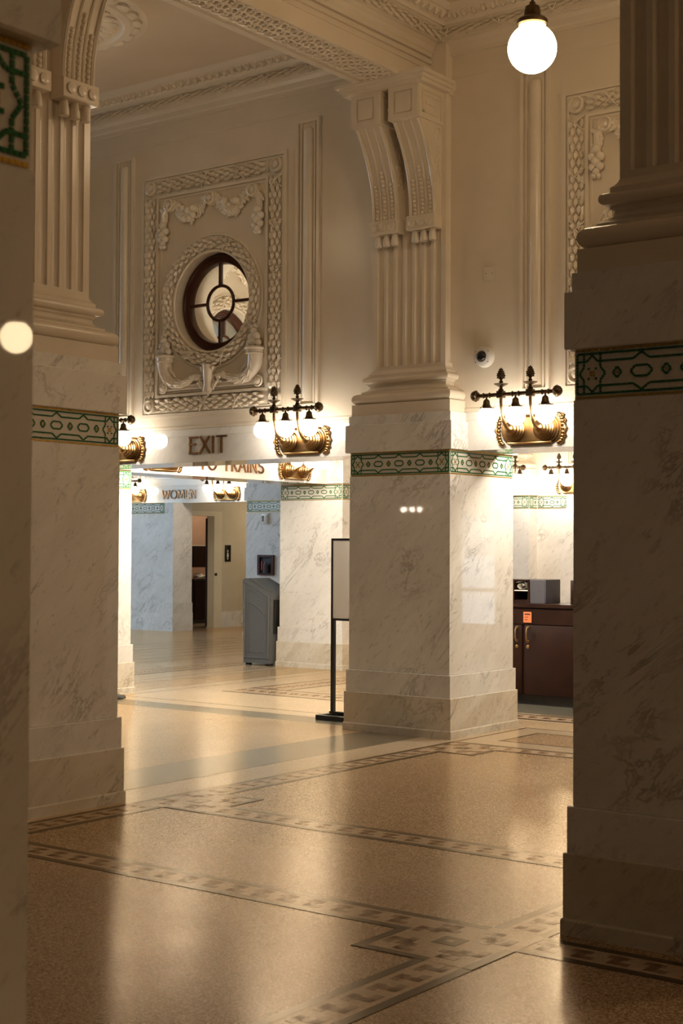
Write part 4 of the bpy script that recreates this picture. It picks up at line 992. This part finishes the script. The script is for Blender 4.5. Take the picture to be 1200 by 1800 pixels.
# ------------------------------------------------------------------ small fittings on the wall right of the pillar
dc = thing('dome_camera', 'white dome security camera on the wall above the right sconce', 'camera', (-6.24, YW, 3.115))
MB().lathe([(.088, 0), (.088, .02), (.080, .05), (.066, .06), (.05, .062)], 32, RX90).build('housing', 'white_plastic', dc)
MB().sphere((0, -.055, 0), (.047, .04, .047), 24, 14).build('dome', 'black_gloss', dc, 180)
m = MB()
for a in (.6, 2.5, 3.8, 5.6): m.sphere((.074 * math.cos(a), -.055, .074 * math.sin(a)), .005, 6, 4)
pieces(m, 'screw', 'dark_bronze', dc)
wp_ = thing('blank_plate', 'small blank painted plate high on the wall right of the pillar', 'wall plate', (-6.2, YW, 3.80))
MB().bbox(-.055, .055, -.008, 0, -.055, .055, .003).build('plate', 'plaster_ornament', wp_)
m = MB()
for x in (-.03, .03): m.sphere((x, -.008, 0), .004, 6, 4)
pieces(m, 'screw', 'dark_bronze', wp_)
cd = MB().tube([(-5.79, YW - .012, 2.70), (-5.79, YW - .05, 2.85), (-5.79, YW - .05, 4.0)], .004, 6).build('wall_cable', 'white_plastic'); tag(cd, 'thin pale cable running up the wall above the right sconce', 'cable')

# ------------------------------------------------------------------ grey bin
bn = thing('waste_bin', 'grey plastic waste bin with sloping lid beside the lit pillar', 'bin', (-12.37, 14.90, 0))
def binbody():
    m = MB(); q0 = [(-.22, .03), (.225, .03), (.24, .92), (.22, .945), (-.20, 1.135), (-.235, 1.12), (-.24, 1.09)]
    n = len(q0); m.add([(x, -.26, z) for x, z in q0] + [(x, .24, z) for x, z in q0], [list(range(n)), list(range(n, 2 * n))] + [(i, (i + 1) % n, (i + 1) % n + n, i + n) for i in range(n)]); 
    return m
binbody().build('bin_body', 'grey_plastic', bn, 20)
def rail(m, pts, r): m.tube([(x, -.262, z) for x, z in pts], r, 6)
m = MB(); rail(m, [(-.20, .10), (.20, .10), (.215, .90), (-.195, 1.085), (-.205, 1.06), (-.20, .10)], .012); m.build('side_rib', 'grey_plastic', bn)
m = MB(); rail(m, [(-.15, .17), (.15, .17), (.165, .85), (-.15, .99), (-.15, .17)], .006); m.build('inner_rib', 'grey_plastic', bn)
m = MB(); rail(m, [(-.15 + .31 * k / 10, .82 - .17 * (k / 10) ** 1.7) for k in range(11)], .011); m.build('curved_rib', 'grey_plastic', bn)
m = MB().tube([(-.17, -.2, 1.128), (.19, -.2, .965)], .012, 6).tube([(-.17, .18, 1.128), (.19, .18, .965)], .012, 6); pieces(m, 'lid_rib', 'grey_plastic', bn)
m = MB().box(.238, .256, -.2, .2, .42, .86); m.build('chute_flap', 'black_metal', bn, 0)
m = MB()
for x in (-.18, .18):
    for y in (-.2, .2): m.box(x - .03, x + .03, y - .03, y + .03, 0, .03)
pieces(m, 'foot', 'black_metal', bn, 0)

# ------------------------------------------------------------------ poster stand behind the pillar
ps = thing('sign_stand', 'black metal poster stand with blank white sheet behind the central pillar', 'sign stand', (-7.72, 10.72 - .11, 0))
for x in (-.33, .33):
    MB().box(x - .017, x + .017, -.017, .017, .04, 1.45).build('post', 'black_metal', ps, 0)
m = MB().box(-.36, .36, -.22, -.18, 0, .045).box(-.36, .36, .06, .10, 0, .045).box(-.36, -.32, -.18, .06, 0, .045).box(.32, .36, -.18, .06, 0, .045).box(-.36, .36, -.02, .02, .045, .06); m.build('foot_frame', 'black_metal', ps, 0)
m = MB().box(-.335, .335, -.032, -.017, 1.61, 1.63).box(-.335, .335, -.032, -.017, .885, .905).box(-.335, -.315, -.032, -.017, .905, 1.61).box(.315, .335, -.032, -.017, .905, 1.61); m.build('poster_frame', 'black_metal', ps, 0)
MB().box(-.315, .315, -.028, -.02, .905, 1.61).build('poster_sheet', 'white_board', ps, 0)
for x in (-.33, .33): MB().box(x - .008, x + .008, -.015, .01, 1.45, 1.60).build('telescopic_rod', 'black_metal', ps, 0)
# stanchion whose foot shows beside the left pillar
sn = thing('barrier_post', 'dark barrier post whose flat foot shows behind the left pillar', 'post', (-10.86, 10.53, 0))
MB().lathe([(.175, 0), (.175, .012), (.16, .028), (.05, .045), (.03, .05), (0, .05)], 28).build('foot_plate', 'black_metal', sn); MB().lathe([(.028, .045), (.028, .93), (.04, .94), (.04, .99), (0, 1.0)], 16).build('pole', 'black_metal', sn)

# ------------------------------------------------------------------ wooden counter and things on it
kx = -6.75
cb = thing('counter_cabinet', 'dark reddish wooden counter cabinet with brass handles between the pillars', 'cabinet', (kx, 12.68, 0))
MB().box(-1.0, 1.0, .015, .55, .10, .965).build('cabinet_body', 'dark_wood', cb, 0); MB().box(-1.02, 1.02, -.02, .57, .965, 1.0).build('worktop', 'dark_wood', cb, 0)
MB().box(-.98, .98, .06, .53, 0, .10).build('toe_kick', 'black_metal', cb, 0); MB().box(-1.0, 1.0, 0, .015, .80, .955).build('fascia', 'dark_wood', cb, 0)
gap = -7.26 - kx
for i, (x0, x1, hx) in enumerate([(-1.0, gap - .015, gap - .07), (gap + .015, .42, gap + .055), (.45, 1.0, .5)]):
    d_ = MB().bbox(x0, x1, 0, .015, .105, .79, .003).build('door', 'dark_wood', cb)
    m = MB().tube([(hx, 0, .765), (hx, -.02, .765), (hx, -.032, .74), (hx, -.036, .70), (hx, -.032, .655), (hx, -.02, .63), (hx, 0, .63)], .0075, 8); m.sphere((hx, -.003, .765), (.013, .006, .013), 8, 5).sphere((hx, -.003, .63), (.013, .006, .013), 8, 5); m.build('handle', 'brass', d_)
    MB().lathe([(.017, 0), (.017, .006), (.012, .009), (0, .009)], 16, Matrix.Translation((hx, 0, .575)) @ RX90).build('lock', 'brass', d_)
sr = thing('paper_sorter', 'dark wooden paper sorter with cubby holes on the counter', 'sorter', (-7.56, 12.86, 1.0))
m = MB().box(-.26, .26, .33, .345, 0, .235).box(-.26, .26, 0, .345, .22, .235).box(-.26, .26, 0, .345, 0, .03)
for x in (-.26, -.09, .075, .245): m.box(x, x + .015, 0, .345, .03, .22)
m.build('sorter_frame', 'dark_wood', sr, 0); MB().box(-.245, .245, .004, .33, .118, .128).build('shelf', 'white_board', sr, 0)
m = MB(); q = []
for k in range(22): a = k * .42; r = .02 + .0022 * k; q.append((.165 + r * 1.15 * math.cos(a), .172 + r * .75 * math.sin(a)))
n = len(q); m.add([(x, .0, z) for x, z in q] + [(x, .26, z) for x, z in q], [(i, i + 1, i + 1 + n, i + n) for i in range(n - 1)])
o = m.build('paper_roll', 'paper', None, 60); o.location = (-7.56, 12.865, 1.0); tag(o, 'loosely rolled white paper in the sorter cubby', 'paper')
o = MB().bbox(-.04, .04, .0, .25, 0, .022, .004).build('paper_stack', 'paper', None, 0); o.location = (-7.54, 12.88, 1.031); tag(o, 'low stack of paper in the bottom sorter cubby', 'paper')
gb = thing('grey_file_box', 'plain grey file box beside the paper sorter', 'box', (-7.205, 12.87, 1.0))
MB().bbox(-.092, .092, 0, .3, 0, .235, .004).build('box_body', 'grey_panel', gb); MB().box(-.08, .08, -.003, 0, .0, .228).build('front_panel', 'grey_panel', gb, 0)
fb = thing('wooden_divider', 'dark wooden upright at the end of the counter beside the right pillar', 'divider', (-6.82, 12.87, 1.0))
MB().bbox(-.02, .25, 0, .02, 0, .235, .003).build('upright', 'dark_wood', fb); MB().box(-.02, .25, .02, .2, 0, .02).build('foot', 'dark_wood', fb, 0)
nt = thing('sticky_note', 'orange sticky note with scribbles on the counter front', 'note', (-7.21, 12.676, .87))
MB().box(-.045, .045, -.003, 0, -.055, .05).build('note_sheet', 'orange_paper', nt, 0)
m = MB()
for x0, x1, z in [(-.032, .03, .028), (-.03, .034, .020), (-.03, -.012, -.006), (-.008, .01, -.004), (-.03, .0, -.03)]: m.box(x0, x1, -.0045, -.003, z, z + .006)
pieces(m, 'handwriting', 'ink', nt, 0)
